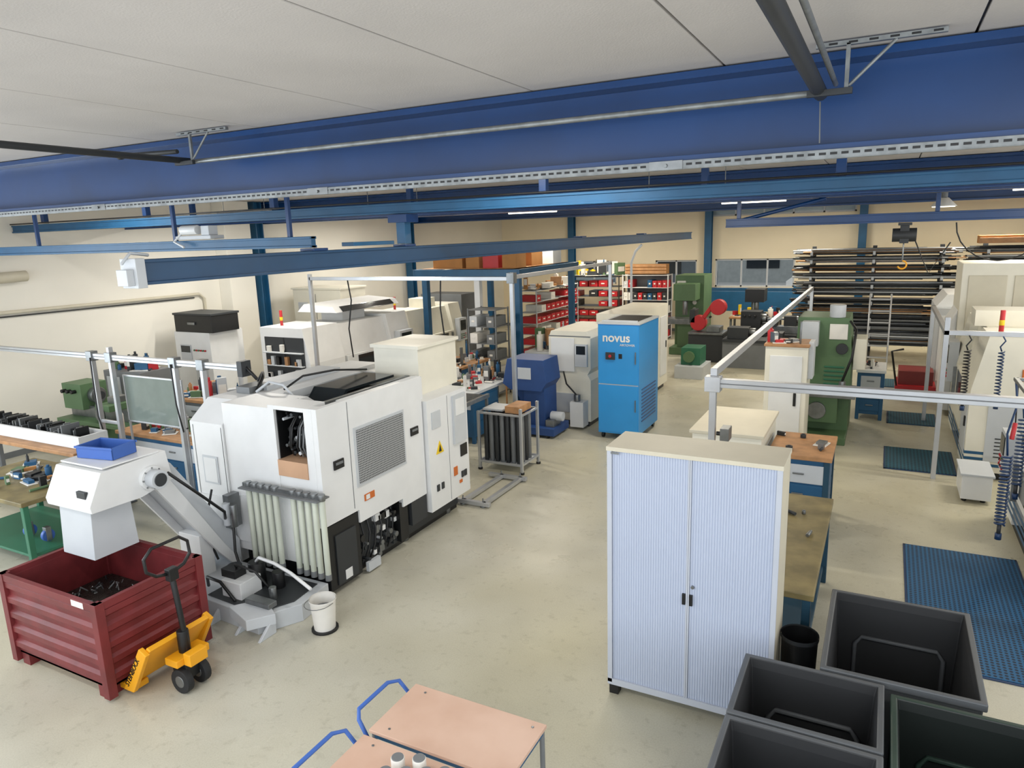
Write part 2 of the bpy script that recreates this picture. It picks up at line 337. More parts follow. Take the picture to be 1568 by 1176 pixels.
for xx in (-6.3,-5.885): b.box(xx,xx+.006,y0-.004,y0,.2,1.6,MG)
b.box(-6.3,-5.9,y0-.02,y0,.3,.85,WHITE); b.box(-5.82,-5.3,y0,y0+.03,.4,.9,WHITE)
b.box(-6.2,-4.72,y0+.15,7.3,.0,.5,BLK); b.box(-4.8,-4.6,y0+.02,5.27,.05,.72,BLK); b.box(-4.62,-4.585,4.9,5.2,.08,.6,DG)
b.box(-4.78,-4.6,5.95,6.1,.1,.55,BLK); b.box(-4.75,-4.58,6.15,6.45,.22,.5,DG)
for k in range(34):
    yy=5.3+.65*random.random(); zz=.08+.42*random.random(); r=.015+.025*random.random()
    if k%2: b.cyl((-4.78,yy,zz),(-4.66+.06*random.random(),yy,zz),r,random.choice([STEEL,DG,LG,BLK]),10)
    else: b.box(-4.78,-4.65,yy,yy+r*2,zz,zz+r*2,random.choice([DG,STEEL,WHITE,BLK]))
for k in range(6):
    yy=5.3+.1*k; b.path([(-4.68,yy,.1),(-4.63,yy+.03,.25),(-4.66,yy+.1,.4),(-4.7,yy+.1,.58)],.011,BLK,6)
b.box(-4.62,-4.58,5.35,5.55,.02,.12,LG); b.box(-4.62,-4.58,5.0,5.1,.1,.2,WHITE)
for yy in (5.0,6.2,7.1): b.cyl((-4.75,yy,0),(-4.75,yy,.1),.05,STEEL)
zt=1.06
b.box(-5.52,-4.5,4.66,4.72,zt,zt+.05,STEEL); b.box(-5.52,-4.5,4.60,4.775,zt+.0,zt+.015,MG)
for k in range(11):
    xx=-5.46+.09*k if k<6 else -5.46+.09*k+.05
    if k==5: continue
    b.cyl((xx,4.68,.28+.02*(k%2)),(xx,4.68,zt),.028,HOSE,14); b.cyl((xx,4.68,zt),(xx,4.68,zt+.06),.036,STEEL,12); b.cyl((xx,4.68,.26),(xx,4.68,.32),.031,MG,12)
b.box(-5.78,-5.7,4.62,4.76,.6,.95,STEEL); b.cyl((-5.72,4.6,.65),(-5.72,4.6,.88),.04,LG); b.cyl((-5.62,4.6,.65),(-5.62,4.6,.88),.035,STEEL)
b.path([(-5.62,4.58,.65),(-5.6,4.55,.4),(-5.5,4.5,.3)],.014,BLK); b.path([(-5.9,4.6,1.0),(-5.95,4.5,.6),(-5.8,4.5,.3)],.012,BLK)
b.done(.008)

b=B('coolant_sump_tray')
b.poly([(-6.3,4.3),(-5.55,4.05),(-4.75,4.0),(-4.55,4.35),(-4.6,4.76),(-6.3,4.76)],'z',.0,.17,LG)
b.poly([(-5.5,4.1),(-4.8,4.05),(-4.64,4.35),(-4.68,4.7),(-5.5,4.7)],'z',.17,.18,DG)
b.box(-5.35,-5.1,4.15,4.4,.17,.34,WHITE); b.cyl((-5.2,4.45,.17),(-5.2,4.45,.42),.08,BLK,14); b.cyl((-5.45,4.4,.17),(-5.45,4.4,.36),.07,DG,14)
b.box(-5.4,-5.22,4.2,4.34,.34,.42,BLK); b.cyl((-4.98,4.5,.17),(-4.98,4.5,.34),.06,BLK,14); b.cyl((-4.85,4.3,.17),(-4.85,4.3,.3),.035,STEEL)
b.path([(-5.2,4.45,.42),(-5.1,4.4,.5),(-4.9,4.4,.48),(-4.7,4.4,.42),(-4.4,4.33,.36)],.016,WHITE)
b.path([(-5.6,4.2,.2),(-5.5,4.12,.35),(-5.3,4.1,.35),(-5.15,4.12,.18)],.015,BLK); b.path([(-6.1,4.25,.2),(-6.1,4.1,.12),(-5.7,3.95,.03),(-5.4,3.95,.02)],.02,WHITE)
b.path([(-5.3,4.3,.4),(-5.2,4.2,.5),(-5.0,4.25,.45),(-4.9,4.35,.2)],.012,BLK)
b.poly([(-5.1,4.0),(-4.75,3.88),(-4.6,4.08),(-4.9,4.25)],'z',.1,.2,LG); b.box(-5.0,-4.7,4.1,4.2,.2,.25,STEEL)
for q in (-5.3,-4.95,-4.66): b.poly([(3.9,.0),(4.1,.0),(4.1,.17)],'x',q,q+.03,LG)
b.done(.006)
b=B('coolant_bucket'); c=(-4.27,4.33)
b.cyl((c[0],c[1],.02),(c[0],c[1],.3),.095,CUP,24,.115,cap=False); b.cyl((c[0],c[1],.02),(c[0],c[1],.03),.093,CUP,24); b.cyl((c[0],c[1],.29),(c[0],c[1],.305),.122,CUP,24,cap=False)
b.cyl((c[0],c[1],.2),(c[0],c[1],.205),.1,MG,24); b.cyl((c[0],c[1],0),(c[0],c[1],.02),.12,BLK,20)
b.path([(c[0]-.12,c[1],.28)]+arc((c[0],c[1]-.06,.28),.12,180,360,10,'xy')+[(c[0]+.12,c[1],.28)],.004,STEEL,6)
b.done(.002)
b=B('chip_conveyor')
b.poly([(3.27,.84),(3.30,1.32),(3.65,1.34),(3.68,.84)],'x',-6.2,-5.76,LG)
b.poly([(3.25,1.28),(3.24,1.34),(3.37,1.60),(3.98,1.62),(4.02,1.34),(3.7,1.27)],'x',-6.28,-5.66,WHITE)
b.box(-6.26,-5.68,3.40,3.93,1.615,1.63,WHITE)
b.poly([(3.9,1.42),(4.55,.42),(4.72,.16),(4.77,.16),(4.77,.42),(4.1,1.45),(3.95,1.56)],'x',-6.22,-5.78,LG)
for xx in (-6.24,-5.80): b.poly([(3.88,1.3),(4.5,.38),(4.7,.14),(4.74,.2),(4.56,.47),(3.94,1.5)],'x',xx,xx+.04,WHITE)
b.cyl((-5.68,3.80,1.42),(-5.62,3.80,1.42),.11,WHITE,20); b.cyl((-5.62,3.80,1.42),(-5.52,3.80,1.42),.085,LG,20); b.cyl((-5.52,3.80,1.42),(-5.51,3.80,1.42),.06,DG,16)
for k in range(8): t=k*math.pi/4; b.cyl((-5.635,3.80+.095*math.cos(t),1.42+.095*math.sin(t)),(-5.61,3.80+.095*math.cos(t),1.42+.095*math.sin(t)),.008,STEEL,6)
b.path([(-5.56,3.9,1.45),(-5.45,4.1,1.2),(-5.5,4.4,.9),(-5.75,4.6,.7)],.014,BLK)
b.box(-5.86,-5.74,3.26,3.29,1.39,1.45,DG)
b.box(-6.15,-5.85,4.35,4.5,0,.6,WHITE)
b.done(.012)
b=B('blue_storage_crate')
b.M=Matrix.Translation((-6.0,3.66,1.633))@Matrix.Rotation(math.radians(10),4,'Z')
b.box(-.19,.19,-.12,.12,0,.01,CRATE)
for q in ((-.2,.2,-.13,-.118),(-.2,.2,.118,.13),(-.2,-.188,-.13,.13),(.188,.2,-.13,.13)): b.box(q[0],q[1],q[2],q[3],0,.11,CRATE)
b.box(-.21,.21,-.14,-.13,.09,.11,CRATE); b.box(-.21,.21,.13,.14,.09,.11,CRATE); b.done(.004)
b=B('red_chip_bin')
bx0,bx1,by0,by1,zb,zt=-6.32,-5.08,2.84,3.72,.1,.82
def corr(n,z0,z1,d):
    p=[]
    for k in range(n):
        a=z0+(z1-z0)*k/n; s=(z1-z0)/n
        p+=[(0,a),(0,a+s*.35),(-d,a+s*.5),(-d,a+s*.85)]
    p.append((0,z1)); return p
P=corr(5,zb,zt-.05,.025)
def side(flip,ax,a0,a1,c):
    out=[(c+flip*q[0],q[1]) for q in P]; inn=[(c+flip*.012,z) for z in (P[-1][1],P[0][1])]
    b.poly(out+inn,ax,a0,a1,RED)
side(1,'x',bx0,bx1,by0); side(-1,'x',bx0,bx1,by1)
side(1,'y',by0,by1,bx0); side(-1,'y',by0,by1,bx1)
b.box(bx0,bx1,by0,by1,zb,zb+.02,RED)
for (q0,q1,q2,q3) in ((bx0-.03,bx1+.03,by0-.03,by0+.01),(bx0-.03,bx1+.03,by1-.01,by1+.03),(bx0-.03,bx0+.01,by0,by1),(bx1-.01,bx1+.03,by0,by1)): b.box(q0,q1,q2,q3,zt-.06,zt,RED)
for xx in (bx0,bx1):
    for yy in (by0,by1): b.box(xx-.035,xx+.035,yy-.035,yy+.035,.03,zt,RED)
for xx in (bx0+.05,bx1-.15): b.box(xx,xx+.1,by0,by1,.0,.1,RED)
b.box(-5.35,-5.2,by0-.033,by0-.03,zt-.06,zt-.01,CUP)
b.box(bx0+.02,bx1-.02,by0+.02,by1-.02,zb+.02,.42,SWARF)
for k in range(160):
    xx=random.uniform(bx0+.1,bx1-.1); yy=random.uniform(by0+.1,by1-.1); b.cyl((xx,yy,.40),(xx+random.uniform(-.08,.08),yy+random.uniform(-.08,.08),.42+.06*random.random()),.007,random.choice([STEEL,DG,MG]),5)
b.done(.004)
b=B('pallet_jack')
for yy in (3.02,3.46): b.box(-6.2,-4.98,yy-.07,yy+.07,.03,.08,YEL); b.cyl((-6.1,yy-.04,.04),(-6.1,yy+.04,.04),.04,RUBB)
b.poly([(-5.06,.05),(-4.94,.05),(-4.72,.42),(-4.8,.46)],'y',2.93,2.97,YEL); b.poly([(-5.06,.05),(-4.94,.05),(-4.72,.42),(-4.8,.46)],'y',3.51,3.55,YEL)
b.poly([(-5.0,.08),(-4.72,.44),(-4.76,.46),(-5.04,.10)],'y',2.97,3.51,YEL)
b.cyl((-4.7,3.24,.2),(-4.7,3.24,.48),.045,BLK,14); b.box(-4.78,-4.62,3.17,3.31,.1,.24,BLK); b.box(-4.76,-4.62,3.1,3.4,.24,.3,YEL); b.box(-4.62,-4.54,3.16,3.32,.24,.34,YEL)
for yy in (3.13,3.29): b.cyl((-4.66,yy,.1),(-4.66,yy+.06,.1),.1,RUBB,20); b.cyl((-4.66,yy-.003,.1),(-4.66,yy+.063,.1),.05,STEEL,14)
b.cyl((-4.66,3.24,.3),(-4.74,3.24,.98),.022,BLK,10); b.box(-4.76,-4.7,3.2,3.28,.9,1.0,BLK)
b.path([(-4.74,3.24,.95),(-4.74,3.12,.98),(-4.75,3.05,1.04),(-4.76,3.05,1.14),(-4.76,3.12,1.2),(-4.76,3.36,1.2),(-4.76,3.43,1.14),(-4.75,3.43,1.04),(-4.74,3.36,.98),(-4.74,3.24,.95)],.013,BLK)
jk=b.done(.006)
text('STEINBOCK',.062,(-4.99,2.928,.09),(math.radians(90),math.radians(-56),0),BLK,jk)
# ------------------------------------------------------------------ tambour cabinet
b=B('tambour_door_cabinet'); x0,x1,y0,y1=-1.66,-.49,4.54,4.96
b.box(x0,x0+.035,y0,y1,.1,1.92,TAMF); b.box(x1-.035,x1,y0,y0+.02,.1,1.92,TAMF); b.box(x1-.035,x1,y0+.02,y1,.1,1.92,CREAM); b.box(x0,x1,y1-.01,y1,.1,1.92,CREAM)
b.box(x0-.005,x1+.005,y0-.005,y1,1.92,1.95,CREAM); b.box(x0,x1,y0,y1,.08,.13,TAMF); b.box(x0+.03,x1-.03,y0+.03,y1,.1,.14,DG)
def ribs(a,c):
    n=int((c-a)/.0175); w=(c-a)/n; P=[]
    for k in range(n): P+=[(a+w*k,y0+.0185),(a+w*(k+.2),y0+.014),(a+w*(k+.8),y0+.014)]
    P+=[(c,y0+.0185),(c,y0+.035),(a,y0+.035)]
    b.poly(P,'z',.13,1.92,TAM)
xm=(x0+x1)/2; ribs(x0+.035,xm-.012); ribs(xm+.012,x1-.035); b.box(xm-.012,xm-.001,y0+.005,y0+.03,.13,1.92,TAMF); b.box(xm+.001,xm+.012,y0+.005,y0+.03,.13,1.92,TAMF)
for s in (-.036,.014): b.box(xm+s,xm+s+.022,y0-.002,y0+.015,.86,.94,BLK)
b.cyl((xm+.035,y0,1.0),(xm+.035,y0+.02,1.0),.012,STEEL)
for xx in (x0+.01,x1-.08): b.box(xx,xx+.07,y0+.01,y0+.08,0,.08,BLK); b.box(xx,xx+.07,y1-.08,y1-.01,0,.08,BLK)
b.box(x0+.03,x0+.09,y0-.006,y0-.004,1.9,1.915,STEEL)
b.done(.0015)
# ------------------------------------------------------------------ plastic bins near right
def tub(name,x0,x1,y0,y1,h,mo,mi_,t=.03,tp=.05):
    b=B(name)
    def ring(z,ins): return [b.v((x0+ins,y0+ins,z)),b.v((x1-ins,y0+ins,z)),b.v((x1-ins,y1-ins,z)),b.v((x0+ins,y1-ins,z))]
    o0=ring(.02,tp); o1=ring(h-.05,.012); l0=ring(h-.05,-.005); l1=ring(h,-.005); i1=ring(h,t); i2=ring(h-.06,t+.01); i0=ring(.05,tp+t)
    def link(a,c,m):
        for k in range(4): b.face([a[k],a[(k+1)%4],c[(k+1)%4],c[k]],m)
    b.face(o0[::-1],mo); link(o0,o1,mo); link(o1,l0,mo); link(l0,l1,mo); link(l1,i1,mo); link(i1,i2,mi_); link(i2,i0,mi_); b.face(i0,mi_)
    for k in range(1,4):
        xx=x0+(x1-x0)*k/4; b.box(xx-.02,xx+.02,y0+.02,y0+.04,.1,h-.08,mo)
        yy=y0+(y1-y0)*k/4; b.box(x0+.0,x0+.03,yy-.02,yy+.02,.1,h-.08,mo)
    yw=y1-t-.035; xa,xb=x0+(x1-x0)*.2,x0+(x1-x0)*.85
    b.path([(xa,yw-.01,.12),(xa,yw+.0,h*.55),(xa+.04,yw+.002,h*.62),(xb-.04,yw+.002,h*.62),(xb,yw+.0,h*.55),(xb,yw-.01,.12)],.016,mo)
    for xx in (x0+tp+.05,x1-tp-.05):
        for yy in (y0+tp+.05,y1-tp-.05): b.cyl((xx,yy,0),(xx,yy,.04),.04,BLK)
    b.done(.008)
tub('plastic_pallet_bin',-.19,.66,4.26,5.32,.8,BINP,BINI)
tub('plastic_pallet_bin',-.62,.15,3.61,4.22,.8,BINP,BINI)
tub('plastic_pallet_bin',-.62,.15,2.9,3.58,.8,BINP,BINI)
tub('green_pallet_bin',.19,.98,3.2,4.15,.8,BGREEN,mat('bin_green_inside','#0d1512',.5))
b=B('waste_bin'); b.cyl((-.36,4.82,0),(-.36,4.82,.66),.10,BLK,24,.12,cap=False); b.cyl((-.36,4.82,0),(-.36,4.82,.02),.10,BLK,24); b.cyl((-.36,4.82,.64),(-.36,4.82,.67),.125,DG,24,.125,cap=False); b.cyl((-.36,4.82,.3),(-.36,4.82,.31),.108,BLK,24); b.done(.003)
# ------------------------------------------------------------------ trolleys
def trolley(x0,x1,y0,y1,z):
    b=B('transport_trolley')
    b.box(x0,x1,y0,y1,z-.02,z,PINKW); b.box(x0+.01,x1-.01,y0+.01,y1-.01,z-.05,z-.02,BLUE)
    b.box(x0+.01,x1-.01,y0+.01,y1-.01,.2,.24,PINKW)
    for xx in (x0+.02,x1-.02):
        for yy in (y0+.02,y1-.02): b.cyl((xx,yy,.12),(xx,yy,z-.03),.014,MG); b.cyl((xx-.015,yy,.06),(xx+.015,yy,.06),.06,RUBB,16); b.box(xx-.02,xx+.02,yy-.02,yy+.02,.06,.14,STEEL)
    b.path([(x0+.01,y0+.03,.2),(x0-.03,y0+.03,z-.1),(x0-.10,y0+.04,z+.0),(x0-.13,y0+.08,z+.03),(x0-.13,y1-.1,z+.03),(x0-.10,y1-.03,z+.01),(x0-.02,y1-.02,z-.08),(x0+.01,y1-.02,.2)],.012,CRATE,10)
    for xx in (x0+.1,x1-.06): b.cyl((xx,y0+.05,z),(xx,y0+.05,z+.004),.008,STEEL,8); b.cyl((xx,y1-.05,z),(xx,y1-.05,z+.004),.008,STEEL,8)
    b.done(.004)
trolley(-2.3,-1.45,2.58,3.02,.85)
trolley(-2.3,-1.3,1.95,2.54,.85)
b=B('paper_cups')
for k,(xx,yy) in enumerate(((-1.97,2.40),(-1.87,2.44),(-1.79,2.38),(-1.71,2.42),(-1.88,2.34),(-1.97,2.3))):
    b.cyl((xx,yy,.856),(xx,yy,.93),.034,CUP,18); b.cyl((xx,yy,.93),(xx,yy,.936),.03,MG,18)
b.done(.002)
b=B('tool_case'); b.box(-1.52,-1.33,2.3,2.48,.856,.93,DG)
for k in range(5): b.box(-1.51,-1.34,2.31+.035*k,2.325+.035*k,.93,.938,BLK)
b.done()
# ------------------------------------------------------------------ generic helpers
def bench(name,x0,x1,y0,y1,z,top,leg,cab=None,drawers=True,t=.05):
    b=B(name); b.box(x0,x1,y0,y1,z-t,z,top)
    for xx in (x0+.05,x1-.05):
        for yy in (y0+.05,y1-.05): b.box(xx-.03,xx+.03,yy-.03,yy+.03,0,z-t,leg)
    b.box(x0+.05,x1-.05,y0+.05,y1-.05,.15,.18,leg)
    if cab:
        b.box(x0+.03,x1-.03,y0+.04,y0+.5*(y1-y0),.1,z-t,cab)
        if drawers:
            for k in range(3):
                zz=.16+k*(z-t-.2)/3; b.box(x0+.06,x1-.06,y0+.028,y0+.04,zz,zz+(z-t-.26)/3,cab if k<2 else LG); b.box((x0+x1)/2-.06,(x0+x1)/2+.06,y0+.012,y0+.028,zz+.1,zz+.12,STEEL)
                b.box(x1-.03,x1-.018,y0+.06,y0+.48*(y1-y0),zz,zz+(z-t-.26)/3,cab)
    return b.done()
def clutter(name,x0,x1,y0,y1,z,n,cols,h=.2,w=.1):
    b=B(name)
    for k in range(n):
        xx=random.uniform(x0,x1); yy=random.uniform(y0,y1); hh=random.uniform(.03,h); ww=random.uniform(.03,w); dd=random.uniform(.03,w); m=random.choice(cols)
        b.M=Matrix.Translation((xx,yy,z+.001))@Matrix.Rotation(random.uniform(0,3),4,'Z')
        if k%4==0: b.cyl((0,0,0),(0,0,hh),ww*.4,m,12); b.cyl((0,0,hh),(0,0,hh*1.2),ww*.2,m,10)
        elif k%4==1: b.box(-ww/2,ww/2,-dd/2,dd/2,0,hh,m); b.box(-ww/2.5,ww/2.5,-dd/2-.004,-dd/2,hh*.3,hh*.7,CUP)
        elif k%4==2: b.cyl((-ww,0,.018),(ww,0,.018),.016,m,8); b.cyl((ww,0,.018),(ww+.03,0,.018),.01,STEEL,8)
        else: b.box(-ww,ww,-dd,dd,0,.012,CUP); b.box(-ww*.7,ww*.7,-dd*.6,dd*.6,.012,.03+hh*.3,m)
    return b.done(.003)
MIX=[DG,STEEL,RED2,LG,BLUE,CUP,WOOD,BLK,GREEN,MG]
bench('green_steel_workbench',-9.6,-7.95,3.85,4.9,.8,OLDW,DGREEN)
clutter('vise_and_parts',-9.3,-8.1,4.0,4.8,.8,30,[STEEL,DG,BLK,GREEN,CARD,BLUE],.14,.12)
b=B('caster_wheel_pair')
for xx in (-8.6,-8.25):
    b.cyl((xx,4.2,.26),(xx+.05,4.2,.26),.07,CRATE,16); b.box(xx-.01,xx+.06,4.17,4.23,.2,.36,STEEL)
b.done()
bench('tool_table',-11.8,-8.9,5.0,5.6,.9,WOOD,MG)
b=B('tool_holder_tray'); b.box(-11.5,-9.0,5.15,5.19,.902,1.06,WHITE); b.box(-11.5,-9.0,5.5,5.54,.902,1.06,WHITE); b.box(-11.5,-11.47,5.19,5.5,.902,1.06,WHITE);b.box(-9.03,-9.0,5.19,5.5,.902,1.06,WHITE); b.box(-11.47,-9.03,5.19,5.5,.902,.93,WOOD)
for k in range(120):
    xx=-11.4+2.3*random.random(); b.box(xx,xx+.02,5.2+.15*random.random(),5.4+.08*random.random(),.93,.96+.2*random.random(),random.choice([DG,STEEL,BLK,MG,BLK]))
b.done(.003)
bench('wooden_workbench',-9.5,-7.2,5.95,6.8,.9,WOOD,BLUE,BLUE)
clutter('bench_tools',-9.3,-7.4,6.05,6.7,.9,95,MIX,.26)
b=B('spray_bottle'); b.cyl((-9.44,6.02,.902),(-9.44,6.02,1.12),.045,CUP,16); b.cyl((-9.44,6.02,1.12),(-9.44,6.02,1.17),.045,CUP,16,.02); b.cyl((-9.44,6.02,1.17),(-9.44,6.02,1.21),.022,RED2); b.done(.003)
def manual_lathe(name,x0,x1,y,m):
    b=B(name); h=.85
    b.box(x0,x0+.6,y-.25,y+.25,0,h-.15,m); b.box(x1-.5,x1,y-.22,y+.22,0,h-.15,m); b.box(x0-.05,x1,y-.35,y+.3,h-.2,h-.14,m)
    b.box(x0,x1,y-.12,y+.12,h-.14,h+.05,STEEL); b.box(x0,x0+.5,y-.22,y+.22,h,h+.42,m); b.cyl((x0+.5,y,h+.22),(x0+.62,y,h+.22),.13,STEEL,20); b.cyl((x0+.62,y,h+.22),(x0+.68,y,h+.22),.07,DG,16)
    xc=(x0+x1)/2; b.box(xc-.15,xc+.2,y-.3,y+.2,h+.05,h+.15,m); b.box(xc-.05,xc+.1,y-.15,y+.1,h+.15,h+.25,STEEL); b.cyl((xc,y-.3,h),(xc,y-.35,h),.1,STEEL,18)
    b.box(x1-.35,x1-.05,y-.1,y+.12,h+.05,h+.3,m); b.cyl((x1-.35,y,h+.22),(x1-.5,y,h+.22),.03,STEEL); b.cyl((x1-.05,y,h+.22),(x1,y,h+.22),.09,STEEL,18)
    for k in range(3): b.cyl((x0+.1+.13*k,y-.22,h+.3),(x0+.1+.13*k,y-.3,h+.3),.03,BLK)
    return b.done()
manual_lathe('manual_lathe',-11.9,-9.7,6.9,GREEN)
b=B('grey_steel_locker'); b.box(-12.2,-11.2,7.6,8.2,0,1.3,MG); b.box(-12.1,-11.75,7.58,7.6,.2,1.2,LG); b.box(-11.65,-11.3,7.58,7.6,.2,1.2,LG); b.box(-11.78,-11.76,7.57,7.58,.7,.8,BLK); b.done()
clutter('locker_top_items',-12.1,-11.3,7.7,8.1,1.3,22,[BLK,BLUE,DG,GREEN,RED2],.35,.2)
bench('tool_table',-10.9,-9.3,7.7,8.5,.9,WOOD,MG,MG); clutter('table_top_items',-10.8,-9.4,7.8,8.4,.9,40,MIX,.4,.16)
b=B('aluminium_profile_rail')
b.box(XL+.1,-6.5,5.67,5.73,1.98,2.05,ALU); b.box(XL+.1,-6.5,5.665,5.735,2.01,2.02,MG)
for xx in (-9.35,-8.95,-7.7,-7.2): b.box(xx-.025,xx+.025,5.67,5.73,0,2.05 if xx!=-8.95 else 2.15,ALU); b.box(xx-.06,xx+.06,5.65,5.75,1.95,2.08,STEEL); b.box(xx-.045,xx+.045,5.65,5.75,0,.02,STEEL)
b.box(-6.54,-6.46,5.63,5.77,1.92,2.1,DG); b.box(-9.35,-8.95,5.68,5.72,1.1,1.14,ALU)
b.path([(-6.5,5.7,2.05),(-6.4,5.72,1.95),(-6.36,5.75,1.88)],.02,BLK)
b.path([(-9.3,5.64,2.0),(-9.28,5.62,1.6),(-9.3,5.63,1.2),(-9.2,5.62,.95)],.01,BLK); b.path([(-7.7,5.64,2.0),(-7.66,5.62,1.5),(-7.6,5.63,1.15)],.01,BLK)
b.done(.004)
b=B('glass_guard_screen'); b.box(-8.9,-7.75,5.80,5.805,1.15,1.75,mat('smoked_glass','#7d8882',.1)); b.box(-8.9,-7.75,5.79,5.815,1.13,1.15,ALU);b.box(-8.9,-7.75,5.79,5.815,1.75,1.77,ALU); b.box(-8.9,-8.88,5.79,5.815,0,1.75,ALU); b.box(-7.77,-7.75,5.79,5.815,0,1.75,ALU); b.done(.002)
# ------------------------------------------------------------------ CNC machines
def cnc(name,x0,x1,y0,y1,h,side,body=WHITE,accent=None,fr=.15,openshelf=False,stripes=False):
    b=B(name); X=x1 if side>0 else x0
    def bx(d0,d1,ya,yb,za,zb,m):
        a,c=X+side*d0,X+side*d1; b.box(min(a,c),max(a,c),ya,yb,za,zb,m)
    L=y1-y0
    if side>0: prof=[(x0,.1),(x1,.1),(x1,h*.62),(x1-fr,h),(x0,h)]
    else: prof=[(x0,.1),(x0,h*.62),(x0+fr,h),(x1,h),(x1,.1)]
    b.poly(prof,'y',y0,y0+L*.3,body)
    pin=[(p[0]-side*(.1 if (p[0]>(x0+x1)/2)==(side>0) else 0),p[1]-(.05 if p[1]>h*.9 else 0)) for p in prof]
    b.poly(pin,'y',y0+L*.3,y0+L*.78,body); b.poly(prof,'y',y0+L*.78,y1,body)
    b.box(x0+.05,x1-.05,y0+.05,y1-.05,0,.1,BLK)
    bx(-.09,.01,y0+L*.32,y0+L*.76,.45,h*.62,accent or body)
    bx(0,.015,y0+L*.42,y0+L*.66,h*.38,h*.6,GLASSD); bx(0,.06,y0+L*.72,y0+L*.735,h*.3,h*.6,STEEL)
    bx(-.02,.12,y0+L*.82,y0+L*.97,h*.45,h*.78,LG); bx(.12,.13,y0+L*.84,y0+L*.95,h*.6,h*.75,GLASSD)
    bx(0,.01,y0+L*.03,y0+L*.27,.3,h*.55,LG); bx(.01,.03,y0+L*.05,y0+L*.07,h*.35,h*.42,BLK)
    for k in range(4):
        for j in range(3): bx(.12,.135,y0+L*(.84+.03*k),y0+L*(.84+.03*k)+.03,h*.48+.05*j,h*.48+.05*j+.03,random.choice([BLK,RED2,WHITE,GREEN]))
    if stripes:
        for z in (.18,.26,.34): bx(0,.004,y0,y1,z,z+.04,BLUE); b.box(x0,x1,y0-.004,y0,z,z+.04,BLUE)
    b.box(x0+.1,x0+.55*(x1-x0),y0+L*.5,y0+L*.72,h-.05,h+.18,body); b.cyl((x0+.3,y0+.3,h),(x0+.3,y0+.3,h+.3),.03,RED2); b.cyl((x0+.3,y0+.3,h+.1),(x0+.3,y0+.3,h+.17),.032,YL)
    w=x1-x0
    b.box(x0+w*.12,x1-w*.25,y0-.012,y0,.25,h*.55,LG)
    for k in range(6): b.box(x0+w*.18,x1-w*.32,y0-.018,y0-.01,.32+.05*k,.335+.05*k,DG)
    b.box(x0+w*.3,x0+w*.42,y0-.012,y0,h*.7,h*.78,ORG); b.path([(x0+w*.5,y0-.02,h*.9),(x0+w*.52,y0-.05,h*.7),(x0+w*.6,y0-.03,h*.6)],.012,BLK)
    if openshelf:
        b.box(x0+w*.1,x1-w*.1,y0-.02,y0-.005,h*.42,h*.9,DG)
        for k in range(3): b.box(x0+w*.1,x1-w*.1,y0-.1,y0-.01,h*(.45+.14*k),h*(.45+.14*k)+.02,LG)
        for k in range(12): xx=x0+w*random.uniform(.12,.8); zz=h*(.45+.14*random.randrange(3))+.02; b.box(xx,xx+.08,y0-.09,y0-.03,zz,zz+random.uniform(.05,.18),random.choice([CUP,BLK,LG,WOOD]))
    return b.done(.012)
cnc('cnc_turning_center',-10.85,-9.6,10.0,13.3,1.8,1,openshelf=True)
cnc('cnc_turning_center',-10.7,-9.7,13.5,15.8,1.75,1,body=WHITE2)
b=B('lathe_roof_cover'); b.poly([(-10.8,1.985),(-9.75,1.985),(-9.85,2.1),(-10.6,2.15)],'y',11.0,13.1,WHITE); b.poly([(-9.76,1.99),(-9.86,2.09),(-9.84,2.1),(-9.73,2.0)],'y',11.2,12.9,GLASSD); b.done()
b=B('electrical_cabinet'); b.box(-12.55,-11.1,12.7,13.6,0,2.3,WHITE2); b.box(-12.58,-11.07,12.67,13.63,2.3,2.34,WHITE2); b.box(-11.85,-11.84,12.685,12.7,.2,2.2,MG); b.box(-11.75,-11.72,12.67,12.7,1.1,1.3,BLK); b.box(-12.4,-12.1,12.69,12.7,1.8,2.0,LG); b.done()
b=B('control_cabinet'); b.box(-12.45,-11.45,9.3,10.1,0,1.75,WHITE); b.box(-12.3,-12.0,9.285,9.3,1.2,1.5,LG); b.box(-12.28,-12.02,9.28,9.286,1.35,1.48,GLASSD)
for k in range(6): b.cyl((-11.9+.06*k,9.27,1.4),(-11.9+.06*k,9.3,1.4),.018,random.choice([RED2,BLK,GREEN]))
b.box(-11.92,-11.6,9.285,9.3,.6,1.15,LG); b.done()
b=B('black_chest'); b.box(-12.4,-11.35,9.3,9.95,1.752,2.08,BLK); b.box(-12.42,-11.33,9.28,9.97,2.08,2.12,DG); b.box(-12.0,-11.8,9.27,9.3,1.9,1.95,STEEL); b.done()
b=B('wall_pipe'); b.path([(XL+.06,1,2.45),(XL+.06,10.3,2.4),(XL+.06,10.42,2.3),(XL+.06,10.42,1.0)],.03,CREAM,10); b.path([(XL+.03,1,2.38),(XL+.03,10.2,2.33)],.012,DG,8)
b.path([(XL+.12,5.2,2.95),(XL+.12,6.9,3.0)],.09,CREAM,14); b.done()
b=B('grey_storage_cabinet'); b.box(-11.3,-10.0,16.2,17,0,1.9,MG); b.box(-10.66,-10.64,16.19,16.2,.1,1.85,BLK); b.box(-10.6,-10.57,16.17,16.2,.9,1.1,STEEL); b.done()
bench('assembly_bench',-8.9,-6.9,8.4,9.5,.85,WOOD,BLUE,BLUE)
clutter('bench_tools',-8.7,-7.0,8.5,9.4,.85,65,MIX,.28)
bench('assembly_bench',-6.9,-5.9,9.8,11.6,.88,LG,BLUE,BLUE)
clutter('bench_tools',-6.8,-6.0,9.9,11.5,.88,80,MIX,.3)
bench('assembly_bench',-8.9,-7.3,11.6,12.9,.88,WOOD,BLUE,BLUE)
clutter('bench_tools',-8.8,-7.4,11.7,12.8,.88,70,MIX,.38)
